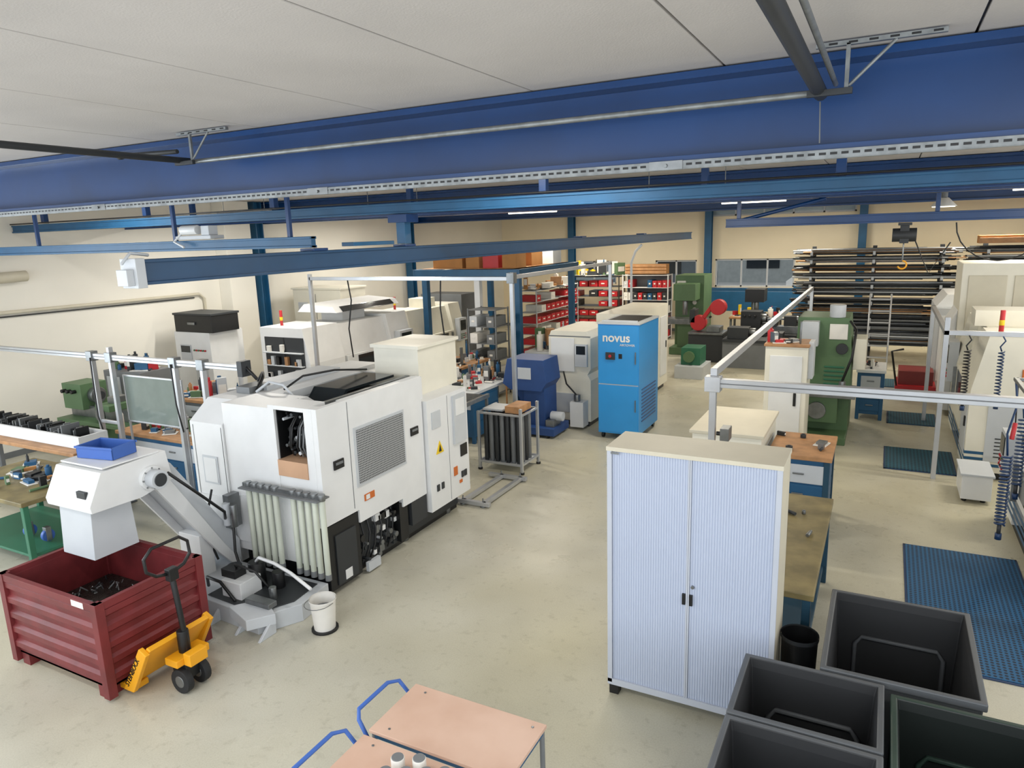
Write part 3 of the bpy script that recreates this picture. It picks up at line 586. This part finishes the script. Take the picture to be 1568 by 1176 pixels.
bench('assembly_bench',-7.0,-5.6,13.9,15.0,.88,LG,BLUE,BLUE)
clutter('bench_tools',-6.9,-5.7,14,14.9,.88,60,MIX,.5,.18)
def chair(x,y):
    b=B('wooden_chair')
    for xx in (x,x+.38):
        for yy in (y,y+.38): b.box(xx,xx+.03,yy,yy+.03,0,.95 if yy>y else .45,WOOD)
    b.box(x,x+.41,y,y+.41,.45,.48,WOOD); b.box(x,x+.41,y+.38,y+.41,.7,.95,WOOD); b.done()
chair(-6.7,12.4); chair(-7.9,10.3)
b=B('storage_platform')
b.box(-9.8,-7.1,13.9,17.2,2.55,2.62,CREAM)
for q in ((-9.8,-7.1,13.85,13.9),(-9.8,-7.1,17.2,17.25),(-9.85,-9.8,13.85,17.25),(-7.1,-7.05,13.85,17.25)): b.box(q[0],q[1],q[2],q[3],2.48,2.68,RAILB)
for xx,yy in ((-8.15,13.95),(-9.6,14.0),(-7.2,17.1),(-9.6,17.1),(-7.17,14.0)): b.box(xx-.07,xx+.07,yy-.07,yy+.07,0,2.5,WHITE if xx==-8.15 else RAILB)
b.done()
b=B('stored_boxes')
for (xx,yy,w,d,h,m) in ((-9.5,14.2,.8,.6,.35,CARD),(-8.6,14.2,.35,.5,.4,CARD),(-8.15,14.2,.4,.5,.42,RED2),(-7.65,14.2,.35,.5,.38,CARD),(-9.5,15.2,1.2,.6,.5,WHITE),(-8.1,15.2,.7,.6,.5,CARD),(-9.0,16.2,.6,.6,.55,WOOD),(-7.8,16.2,.5,.5,.5,LG)):
    b.box(xx,xx+w,yy,yy+d,2.69,2.69+h,m); b.box(xx+w*.45,xx+w*.55,yy-.003,yy+d,2.69+h,2.694+h,CREAM)
b.box(-9.7,-7.3,14.0,17.0,2.685,2.69,WOOD); b.done()
# ------------------------------------------------------------------ shelves with bins
def shelf(name,x0,x1,y0,y1,h,rows,cols,bm,frame,ax='x',back=None):
    b=B(name)
    for xx in (x0,x1-.03):
        for yy in (y0,y1-.03): b.box(xx,xx+.03,yy,yy+.03,0,h,frame)
    for r in range(rows+1):
        z=.08+(h-.1)*r/rows; b.box(x0,x1,y0,y1,z-.015,z,frame)
    if back: b.box(x0,x1,y1-.01,y1,0,h,back)
    for r in range(rows):
        z=.08+(h-.1)*r/rows; hh=(h-.1)/rows*.62
        for c in range(cols):
            m=random.choice(bm)
            if m is None: continue
            if ax=='x':
                a=x0+.04+(x1-x0-.08)*c/cols; w=(x1-x0-.08)/cols*.88
                b.box(a,a+w,y0+.02,y1-.03,z,z+hh*random.uniform(.8,1),m); b.box(a+w*.3,a+w*.7,y0+.012,y0+.02,z+hh*.4,z+hh*.6,CUP)
            else:
                a=y0+.04+(y1-y0-.08)*c/cols; w=(y1-y0-.08)/cols*.88
                b.box(x0+.03,x1-.02,a,a+w,z,z+hh*random.uniform(.8,1),m); b.box(x1-.02,x1-.012,a+w*.3,a+w*.7,z+hh*.4,z+hh*.6,CUP)
    return b.done(.004)
shelf('red_bin_shelf',-9.7,-7.6,22.0,22.6,2.0,6,6,[RED2,RED2,DG,RED2,None],DG)
shelf('white_book_shelf',-7.5,-6.0,22.0,22.5,2.05,5,9,[RED2,BLUE,CUP,DG,LG,None],WHITE,back=MG)
shelf('red_bin_shelf',-9.0,-8.45,17.6,20.6,1.9,6,9,[RED2,RED2,RED2,CUP,None],LG,'y')
shelf('grey_parts_shelf',-7.9,-7.2,13.0,13.6,1.9,5,3,[LG,CUP,MG,None],MG)
clutter('shelf_top_items',-9.5,-7.7,22.1,22.4,2.02,34,[GREEN,DG,CUP,YL,BLUE,STEEL,CARD],.5,.4)
clutter('shelf_top_boxes',-8.95,-8.5,17.8,20.4,1.91,22,[CARD,CUP,WOOD,CARD,LG],.45,.4)
b=B('wooden_crate'); b.box(-7.4,-6.1,22.05,22.45,2.06,2.36,CARD)
for k in range(3): b.box(-7.42,-6.08,22.03,22.05,2.08+.1*k,2.15+.1*k,WOOD)
b.done()
# ------------------------------------------------------------------ centre machines
b=B('air_filter_unit'); x0,x1,y0,y1,h=-4.15,-3.45,10.95,12.05,1.97
b.box(x0,x1,y0,y1,.1,h-.03,NOV); b.box(x0-.01,x1+.01,y0-.01,y1+.01,h-.03,h,LG); b.box(x0+.08,x1-.08,y0+.1,y1-.1,h,h+.01,BLK); b.box(x0+.05,x1-.05,y0+.06,y0+.1,h,h+.03,LG)
b.box(x0+.01,x1-.01,y0-.012,y0,.95,h-.05,NOV); b.box(x0+.01,x1-.01,y0-.012,y0,.13,.93,NOV)
b.box(x0+.01,x1-.01,y0-.004,y0+.001,.93,.95,LG); b.box(x0+.14,x0+.3,y0-.03,y0-.01,1.36,1.48,DG); b.cyl((x0+.22,y0-.05,1.42),(x0+.22,y0-.03,1.42),.025,RED2); b.box(x0+.36,x0+.42,y0-.016,y0-.01,1.38,1.46,BLK)
b.box(x1-.06,x1-.045,y0-.03,y0-.01,.5,.7,STEEL); b.box(x1-.06,x1-.045,y0-.03,y0-.01,1.3,1.5,STEEL)
for k in range(10): b.box(x1,x1+.008,y0+.15,y1-.15,.3+.06*k,.32+.06*k,DBLUE)
for xx in (x0+.06,x1-.06):
    for yy in (y0+.08,y1-.08): b.cyl((xx-.02,yy,.05),(xx+.02,yy,.05),.05,BLK,14); b.box(xx-.02,xx+.02,yy-.02,yy+.02,.05,.1,STEEL)
fu=b.done(.01)
text('novus',.2,(x0+.08,y0-.014,1.66),(math.radians(90),0,0),CUP,fu,off=.004)
text('AIRTOWER',.05,(x0+.38,y0-.014,1.59),(math.radians(90),0,0),CUP,fu)
b=B('grinding_machine'); x0,x1,y0,y1=-5.3,-4.5,11.5,12.9
b.poly([(x0,.1),(x1,.1),(x1,.85),(x1-.06,.95),(x1,1.05),(x1,1.6),(x1-.08,1.72),(x0+.05,1.72),(x0,1.6)],'y',y0,y1,WHITE2)
b.box(x0+.05,x1-.3,y0-.02,y0,1.0,1.6,WHITE); b.box(x1-.28,x1-.05,y0-.05,y0,1.1,1.5,LG); b.box(x0+.1,x0+.5,y0-.03,y0,.25,.6,LG); b.box(x0+.05,x1-.05,y0+.05,y1-.05,0,.1,DG)
b.box(x0+.5,x1-.05,y0-.25,y0,.05,.5,WHITE); b.box(x1-.25,x1-.08,y0-.055,y0-.05,1.32,1.47,GLASSD); b.cyl((x0+.6,y0-.15,.5),(x0+.6,y0-.15,.62),.06,STEEL)
b.box(x0,x1,y0-.005,y0,1.62,1.64,MG); b.path([(x0+.3,y0-.05,1.0),(x0+.4,y0-.15,.8),(x0+.6,y0-.15,.6)],.015,BLK); b.done(.02)
b=B('blue_coolant_unit'); x0,x1,y0,y1=-5.78,-4.95,10.6,11.2
b.poly([(x0,.9),(x0+.1,1.34),(x1-.05,1.34),(x1,.95),(x1-.1,.8),(x0+.15,.8)],'y',y0,y1,DBLUE); b.box(x0+.35,x1-.08,y0+.1,y1,.1,.85,DBLUE); b.poly([(x0+.35,.3),(x0+.1,.85),(x0+.35,.85)],'y',y0+.2,y1-.1,DBLUE)
b.box(x0+.1,x1+.15,y0-.05,y1,.05,.18,DBLUE); b.box(x0+.3,x0+.55,y0-.01,y0,1.0,1.2,LG); b.cyl((x1,y0+.2,.35),(x1+.22,y0+.2,.35),.08,LG,14); b.box(x1-.05,x1+.1,y0+.05,y0+.35,.18,.3,STEEL)
for xx in (x0+.2,x1): b.cyl((xx,y0,.05),(xx+.04,y0,.05),.05,BLK)
b.done(.012)
b=B('machine_cabinet'); b.box(-5.0,-4.2,13.1,15.4,.1,1.85,WHITE2); b.box(-4.95,-4.6,13.085,13.1,.3,1.7,CREAM); b.box(-4.55,-4.25,13.085,13.1,.3,1.7,CREAM); b.box(-4.95,-4.25,13.2,15.3,0,.1,BLK)
for yy in (13.3,14.1,14.8): b.box(-4.2,-4.19,yy,yy+.5,.3,1.6,WHITE); b.box(-4.19,-4.17,yy+.4,yy+.42,.9,1.05,BLK)
b.done(.02)
b=B('green_hydraulic_pump'); b.box(-4.15,-3.7,16.4,17.0,.3,.7,DGREEN); b.cyl((-3.95,16.3,.5),(-3.95,17.1,.5),.13,GREEN,14); b.box(-4.25,-3.6,16.2,17.1,0,.3,LG); b.done()
b=B('outfeed_table'); b.box(-5.95,-5.9,7.6,9.2,1.0,1.06,STEEL); b.box(-5.3,-5.25,7.6,9.2,1.0,1.06,STEEL)
for k in range(26): b.box(-5.9,-5.3,7.62+.06*k,7.66+.06*k,1.02,1.045,DG)
for xx in (-5.93,-5.28):
    for yy in (7.65,9.15): b.box(xx-.02,xx+.02,yy-.02,yy+.02,0,1.0,STEEL)
b.box(-5.93,-5.28,7.63,7.67,.3,.34,STEEL); b.done(.004)
b=B('steel_floor_frame'); b.box(-4.72,-4.66,7.42,8.5,.02,.07,ALU); b.box(-4.42,-4.36,7.42,8.5,.02,.07,ALU); b.box(-5.0,-4.3,7.4,7.46,.02,.07,ALU); b.box(-4.9,-4.3,8.46,8.52,.02,.07,ALU)
for xx in (-4.4,-4.7):
    for yy in (7.43,8.49): b.cyl((xx,yy,0),(xx,yy,.02),.04,STEEL); b.cyl((xx,yy,.02),(xx,yy,.12),.01,STEEL)
b.done(.003)
b=B('tube_storage_rack'); x0,x1,y0,y1=-5.2,-4.5,8.75,9.3
for xx in (x0,x1):
    for yy in (y0,y1): b.box(xx-.02,xx+.02,yy-.02,yy+.02,.02,.98 if xx==x1 else .9,ALU); b.cyl((xx,yy,0),(xx,yy,.03),.035,BLK)
for z in (.12,.86):
    for yy in (y0,y1): b.box(x0,x1,yy-.015,yy+.015,z,z+.03,ALU)
    for xx in (x0,x1): b.box(xx-.015,xx+.015,y0,y1,z,z+.03,ALU)
b.box(x0,x1,y0,y1,.11,.13,LG)
for k in range(7):
    for j in range(4): b.cyl((x0+.08+.09*k,y0+.08+.11*j,.13),(x0+.08+.09*k,y0+.08+.11*j,.84),.036,MG if (k+j)%2 else DG,12)
b.box(x1-.28,x1-.05,y0+.05,y1-.1,.89,.99,WOOD); b.box(x0+.02,x0+.35,y0+.1,y1-.1,.89,.92,LG); b.done(.004)
b=B('aluminium_portal_frame')
for xx,yy in ((-5.02,9.6),(-9.05,9.6)): b.box(xx-.03,xx+.03,yy-.03,yy+.03,0,2.85,ALU)
b.box(-9.05,-5.02,9.57,9.63,2.74,2.8,ALU); b.box(-5.08,-4.96,9.54,9.66,2.7,2.86,STEEL); b.box(-5.05,-4.99,9.6,14,2.76,2.82,ALU); b.box(-5.05,-4.99,13.94,14,1.9,2.8,ALU)
b.path([(-8.2,9.6,2.74),(-8.15,9.6,2.4),(-8.25,9.6,1.9),(-8.2,9.6,1.4)],.012,BLK); b.path([(-6.3,9.6,2.74),(-6.33,9.6,2.3),(-6.25,9.6,1.6)],.012,BLK); b.done(.004)
b=B('overhead_lift_arm'); b.path([(-5.3,16.2,0),(-5.3,16.2,2.7),(-5.2,16.2,2.95),(-5.05,16.2,3.1)],.03,LG); b.box(-5.4,-5.2,16.1,16.3,0,.02,LG); b.done()
# ------------------------------------------------------------------ right row
bench('workbench_with_drawers',-1.05,-.38,8.05,9.0,.95,WOOD,TEAL,BLUE)
bench('worn_workbench',-1.0,-.3,5.05,7.1,.85,OLDW,TEAL)
b=B('white_machine_box'); b.box(-1.9,-1.12,8.1,9.3,0,1.08,WHITE2); b.box(-1.93,-1.09,8.07,9.33,1.08,1.12,CREAM); b.box(-1.12,-1.105,8.3,9.1,.2,.9,LG); b.done(.01)
b=B('aluminium_gantry_rail')
b.box(-1.4,4.5,6.46,6.54,2.0,2.08,ALU); b.box(-1.4,4.5,6.455,6.545,2.035,2.045,MG); b.box(-1.37,-1.31,6.47,6.53,0,2.0,ALU); b.box(-1.41,-1.27,6.44,6.56,1.96,2.1,ALU)
b.box(-1.37,-1.31,6.5,16,2.1,2.17,ALU); b.box(-1.26,-1.18,6.45,6.6,1.5,1.62,STEEL); b.cyl((-1.3,6.5,1.56),(-1.2,6.5,1.56),.02,BLK); b.box(-1.37,-1.31,15.94,16,0,2.1,ALU)
b.box(1.56,1.62,6.47,6.53,0,2.0,ALU); b.done(.004)
b=B('white_control_cabinet'); b.box(-1.52,-.93,11,11.6,0,1.68,WHITE2); b.box(-1.54,-.91,10.98,11.62,1.68,1.72,WOOD); b.box(-1.45,-1.0,10.98,11,.2,1.55,WHITE); b.box(-1.1,-1.06,10.965,10.98,.8,1.0,BLK)
b.cyl((-1.05,11.1,1.72),(-1.05,11.1,2.05),.015,STEEL); b.box(-.93,-.86,11.1,11.4,1.2,1.75,LG); b.done(.01)
clutter('cabinet_top_items',-1.5,-1.1,11.1,11.5,1.72,12,[GREEN,CUP,DG,STEEL,RED2],.2,.12)
b=B('milling_machine'); x0,x1,y0=-1.25,-.4,12.4
b.box(x0,x1,y0,y0+1.1,.0,.75,GREEN); b.poly([(x0+.05,.75),(x1,.75),(x1,1.3),(x1-.06,1.95),(x0+.02,1.95),(x0,1.3)],'y',y0+.1,y0+1.0,GREEN)
b.box(x0+.1,x1+.1,y0-.35,y0+.2,.72,.84,STEEL); b.cyl((x0+.4,y0-.35,.5),(x0+.4,y0-.1,.5),.14,STEEL,18); b.box(x0+.15,x1-.15,y0-.3,y0,.3,.72,GREEN)
b.cyl((x1-.25,y0+.2,1.95),(x1-.25,y0+.2,2.15),.12,LG,16); b.box(x0+.1,x0+.35,y0-.1,y0+.3,1.5,1.9,LG); b.cyl((x0+.25,y0-.02,1.2),(x0+.25,y0-.02,1.5),.05,STEEL)
b.cyl((x1-.15,y0+.05,1.45),(x1-.15,y0+.11,1.45),.09,DG,16); b.box(x1-.35,x1-.08,y0+.08,y0+.1,1.6,1.85,CUP)
for k in range(5): b.box(x1-.4,x1-.1,y0+.085,y0+.1,.85+.07*k,.88+.07*k,DGREEN)
b.path([(x1-.05,y0+.1,1.9),(x1+.05,y0-.2,1.8),(x1+.02,y0-.4,1.4),(x1-.1,y0-.3,1.0)],.02,BLK)
b.box(x0,x1,y0-.5,y0,0,.12,GREEN); b.box(x1+.02,x1+.2,y0+.2,y0+.8,1.1,1.6,WHITE2); b.cyl((x1-.1,y0-.3,.84),(x1-.1,y0-.3,1.0),.05,STEEL); b.done(.02)
bench('blue_parts_cart',-.35,.12,13.7,14.6,.9,WHITE,BLUE,BLUE); clutter('cart_parts',-.3,.05,13.8,14.5,.9,18,[RED2,CUP,DG,WOOD],.2)
clutter('bench_tools',-1.0,-.45,8.2,8.9,.95,6,[DG,STEEL],.08)
clutter('bench_tools',-.95,-.4,5.8,7.0,.85,7,[DG,STEEL,MG],.04,.06)
b=B('milling_machine'); x0,x1,y0=-5.25,-4.45,20
b.box(x0,x1,y0,y0+1,0,2.15,GREEN); b.box(x0+.1,x1-.1,y0-.6,y0,1.5,1.95,GREEN); b.box(x0-.2,x1+.2,y0-.6,y0-.1,.85,1.0,STEEL); b.box(x0+.2,x1-.2,y0-.5,y0,.2,.85,GREEN); b.cyl((x0+.4,y0-.45,1.1),(x0+.4,y0-.45,1.5),.07,STEEL); b.box(x0+.05,x0+.3,y0-.02,y0,1.6,2,CUP)
for k in range(4): b.cyl((x1-.25,y0-.03,1.2+.2*k),(x1-.25,y0,1.2+.2*k),.06,CUP,12)
b.box(x0,x1,y0-.6,y0,0,.2,GREEN); b.done(.02)
b=B('red_band_saw'); b.box(-4.5,-3.6,18.5,19.1,0,.75,DG); b.box(-4.5,-3.6,18.45,19.15,.72,.78,STEEL)
b.cyl((-3.78,18.6,1.42),(-3.78,18.85,1.42),.2,RED2,20); b.cyl((-4.28,18.6,1.0),(-4.28,18.85,1.0),.2,RED2,20); b.poly([(-4.2,1.16),(-3.92,1.56),(-3.84,1.5),(-4.12,1.1)],'y',18.64,18.8,RED2)
b.box(-4.5,-4.35,18.6,19.0,1.0,1.35,DG); b.box(-4.05,-3.7,18.55,19.0,.78,.92,STEEL); b.cyl((-3.95,18.5,1.18),(-3.95,18.6,1.18),.03,BLK); b.done(.015)
manual_lathe('bench_lathe',-3.3,-1.9,19.4,DG)
b=B('dark_drill_press'); b.cyl((-3.2,20.6,0),(-3.2,20.6,1.6),.07,STEEL); b.box(-3.4,-2.9,20.3,20.9,1.4,1.75,DG); b.cyl((-3.1,20.4,1.1),(-3.1,20.4,1.4),.06,STEEL); b.box(-3.4,-2.9,20.2,20.9,.8,.86,DG); b.box(-3.4,-2.8,20.2,21,0,.12,DG); b.done()
b=B('grey_lathe_base'); b.box(-3.5,-1.8,17.9,18.4,0,.65,MG); b.box(-3.5,-1.8,17.85,18.45,.65,.72,DG); b.box(-3.4,-2.9,17.95,18.35,.72,1.0,DG); b.cyl((-2.9,18.15,.88),(-2.75,18.15,.88),.1,STEEL); b.box(-2.4,-2.1,17.95,18.35,.72,.9,DG); b.done()
b=B('blue_partition'); b.box(-2.4,-1.9,22.5,22.6,.6,1.7,RAILB); b.box(-5.2,-2.4,22.5,22.6,.9,1.5,RAILB)
for xx in (-5.2,-3.8,-2.4,-1.95): b.box(xx,xx+.05,22.5,22.6,0,.9,RAILB)
b.done()
bench('side_table',-4.0,-2.6,21.3,22.0,.85,WOOD,MG); clutter('table_top_items',-3.9,-2.7,21.4,21.9,.85,26,[DG,BLK,CUP,RED2,YL,BLUE],.4,.2)
b=B('red_pallet_cart'); b.box(.3,1.0,15.6,16.5,.2,.28,RED2); b.box(.35,.95,15.7,16.4,.28,.55,mat('dark_red','#7a2a28',.5))
for xx in (.35,.91):
    for yy in (15.7,16.4): b.cyl((xx,yy,.1),(xx+.04,yy,.1),.1,BLK)
b.path([(.32,15.6,.28),(.2,15.3,1.0),(.4,15.3,1.05)],.02,BLK); b.done()
b=B('step_ladder')
for xx in (-.3,.15): b.cyl((xx,18.8,0),(xx,19.3,1.75),.02,ALU); b.cyl((xx,19.8,0),(xx,19.35,1.72),.015,ALU)
for k in range(6): b.box(-.3,.15,18.84+.08*k,18.92+.08*k,.25+.27*k,.28+.27*k,ALU)
b.done()
b=B('bar_stock_rack')
cols=[DG,STEEL,MG,BLK,STEEL,DG,WOOD,LG,MG,BLK]
for base in (-2.1,1.75):
    L=3.7
    for xx in (base+.35,base+1.8,base+3.3):
        b.box(xx-.05,xx+.05,20.9,21.0,0,2.85,DG); b.box(xx-.05,xx+.05,20.2,21.7,0,.1,DG)
        for r in range(12): b.box(xx-.03,xx+.03,20.2,20.9,.3+.21*r,.33+.21*r,DG); b.box(xx-.03,xx+.03,20.18,20.21,.33+.21*r,.42+.21*r,LG)
    for r in range(12):
        z=.33+.21*r
        for k in range(44):
            a=base+random.uniform(-.15,.5); e=base+L-random.uniform(-.1,.8); y=20.24+.0145*k; rr=random.uniform(.012,.026)
            dz=random.uniform(0,.13)
            b.cyl((a,y,z+rr+dz),(e,y,z+rr+dz),rr,random.choice(cols),6)
b.done(0)
b=B('cardboard_bundle'); b.box(1.9,4.5,20.3,20.8,2.87,3.05,CARD); b.box(1.9,4.5,20.25,20.3,2.87,3.0,WOOD); b.done()
cnc('cnc_machining_center',1.1,2.9,10.95,13.7,1.95,-1,body=WHITE2,stripes=True)
cnc('cnc_machining_center',1.42,3.0,7.2,9.6,1.4,-1,stripes=True)
b=B('machine_cabinet'); b.box(1.15,2.6,14.4,15.6,.1,2.7,WHITE2); b.box(1.25,1.8,14.38,14.4,1.5,2.5,CREAM); b.box(1.9,2.5,14.38,14.4,1.5,2.5,CREAM); b.box(1.25,2.5,14.5,15.5,0,.1,BLK); b.poly([(1.0,.1),(1.15,.1),(1.15,1.9),(1.0,1.6)],'y',14.5,15.5,WHITE); b.done(.02)
b=B('grey_machine_enclosure'); b.box(.92,1.5,16.2,18.0,.1,1.75,LG); b.box(.95,1.45,16.3,17.9,0,.1,BLK); b.box(.91,.92,16.4,17.2,.7,1.5,WHITE); b.box(.9,.91,16.5,17.1,.95,1.4,GLASSD); b.box(1.0,1.4,16.19,16.2,.3,1.6,WHITE); b.poly([(.92,1.75),(1.5,1.75),(1.5,2.0),(1.1,2.0)],'y',16.4,17.9,WHITE); b.done(.015)
b=B('aluminium_profile_rail'); b.box(.75,4,10.71,10.77,1.97,2.03,ALU); b.box(.72,.78,10.71,14,1.97,2.03,ALU); b.box(.72,.78,10.71,10.77,0,2.2,ALU); b.box(.72,.78,13.94,14,0,1.97,ALU); b.done(.003)
def coil(name,x,y,z0,z1,m,r=.04,n=16,zt=1.99):
    b=B(name); P=[]
    N=n*8
    for k in range(N+1):
        t=2*math.pi*k/8; P.append((x+r*math.cos(t),y+r*math.sin(t),z0+(z1-z0)*k/N))
    b.path(P,.009,m,6); b.path([(x,y,z1),(x-.02,y,z1+(zt-z1)*.3),(x+.03,y,z1+(zt-z1)*.7),(x,y,zt)],.009,m); b.cyl((x,y,z0-.1),(x,y,z0+.02),.018,DG); b.cyl((x,y,z0-.14),(x,y,z0-.08),.028,NAVY); return b.done(0)
coil('coiled_air_hose',1.10,7.6,.62,1.3,NAVY,.04,20); coil('coiled_air_hose',.99,10.6,1.15,1.8,BLK,.035); coil('coiled_air_hose',1.3,8.3,.8,1.5,NAVY,.04,18)
coil('coiled_air_hose',1.35,10.6,1.2,1.8,NAVY,.03,14)
b=B('hose_hanger_arm'); b.box(1.08,1.12,6.56,7.62,2.0,2.03,STEEL); b.box(1.1,1.3,7.58,7.62,2.0,2.03,STEEL); b.box(1.27,1.31,7.6,8.32,2.0,2.03,STEEL); b.path([(1.14,7.66,1.6),(1.12,7.62,1.45)],.02,RED2); b.path([(1.14,7.66,1.6),(1.12,7.62,2.01)],.006,BLK); b.done()
b=B('waste_oil_bin'); b.box(1.0,1.32,9.9,10.5,.05,.35,WHITE); b.box(.98,1.34,9.88,10.52,.35,.38,LG)
for xx in (1.05,1.25):
    for yy in (10,10.4): b.cyl((xx,yy,0),(xx,yy,.05),.03,BLK)
b.done()
def fmat(x0,x1,y0,y1,m):
    b=B('anti_fatigue_floor_mat'); b.box(x0+.02,x1-.02,y0+.02,y1-.02,0,.016,m)
    for q in ((x0,x1,y0,y0+.03),(x0,x1,y1-.03,y1),(x0,x0+.03,y0,y1),(x1-.03,x1,y0,y1)): b.box(q[0],q[1],q[2],q[3],0,.01,NAVY)
    b.done(.002)
fmat(.36,1.38,5.9,8.3,MATB); fmat(.15,1.05,10.95,12.1,MATT); fmat(.18,.95,13.6,14.5,MATT); fmat(.0,.85,16.7,17.6,MATT)
# ------------------------------------------------------------------ camera
cd=bpy.data.cameras.new('camera'); cd.lens=24.96; cd.sensor_width=36; cd.clip_start=.05; cd.clip_end=200
co=bpy.data.objects.new('camera',cd); COL.objects.link(co)
R=Vector((.8869,.4609,-.0312)); F=Vector((-.4569,.8652,-.2065)); R.normalize(); F.normalize(); U=R.cross(F); U.normalize()
M=Matrix(((R.x,U.x,-F.x,0),(R.y,U.y,-F.y,0),(R.z,U.z,-F.z,3.43),(0,0,0,1))); co.matrix_world=M
S.camera=co
# ------------------------------------------------------------------ light
w=bpy.data.worlds.new('world'); S.world=w; w.use_nodes=True
bg=w.node_tree.nodes['Background']; bg.inputs[0].default_value=(.86,.93,1,1); bg.inputs[1].default_value=1.2
def area(name,loc,rot,sx,sy,e,c):
    la=bpy.data.lights.new(name,'AREA'); la.shape='RECTANGLE'; la.size=sx; la.size_y=sy; la.energy=e; la.color=c
    lo=bpy.data.objects.new(name,la); COL.objects.link(lo); lo.location=loc; lo.rotation_euler=rot
area('daylight_front',(-3,-1.3,2.8),(math.radians(80),0,0),18,2.8,360,(.90,.95,1))
area('daylight_fill_right',(XR-.1,8,2.6),(0,math.radians(90),0),2.0,14,260,(.96,.98,1))  # added area fill at the unseen right-wall windows
area('daylight_left',(XL+.1,1.5,2.2),(0,math.radians(-90),0),2,3,260,(.82,.91,1))
S.view_settings.view_transform='Standard'; S.view_settings.look='None'; S.view_settings.exposure=0.0
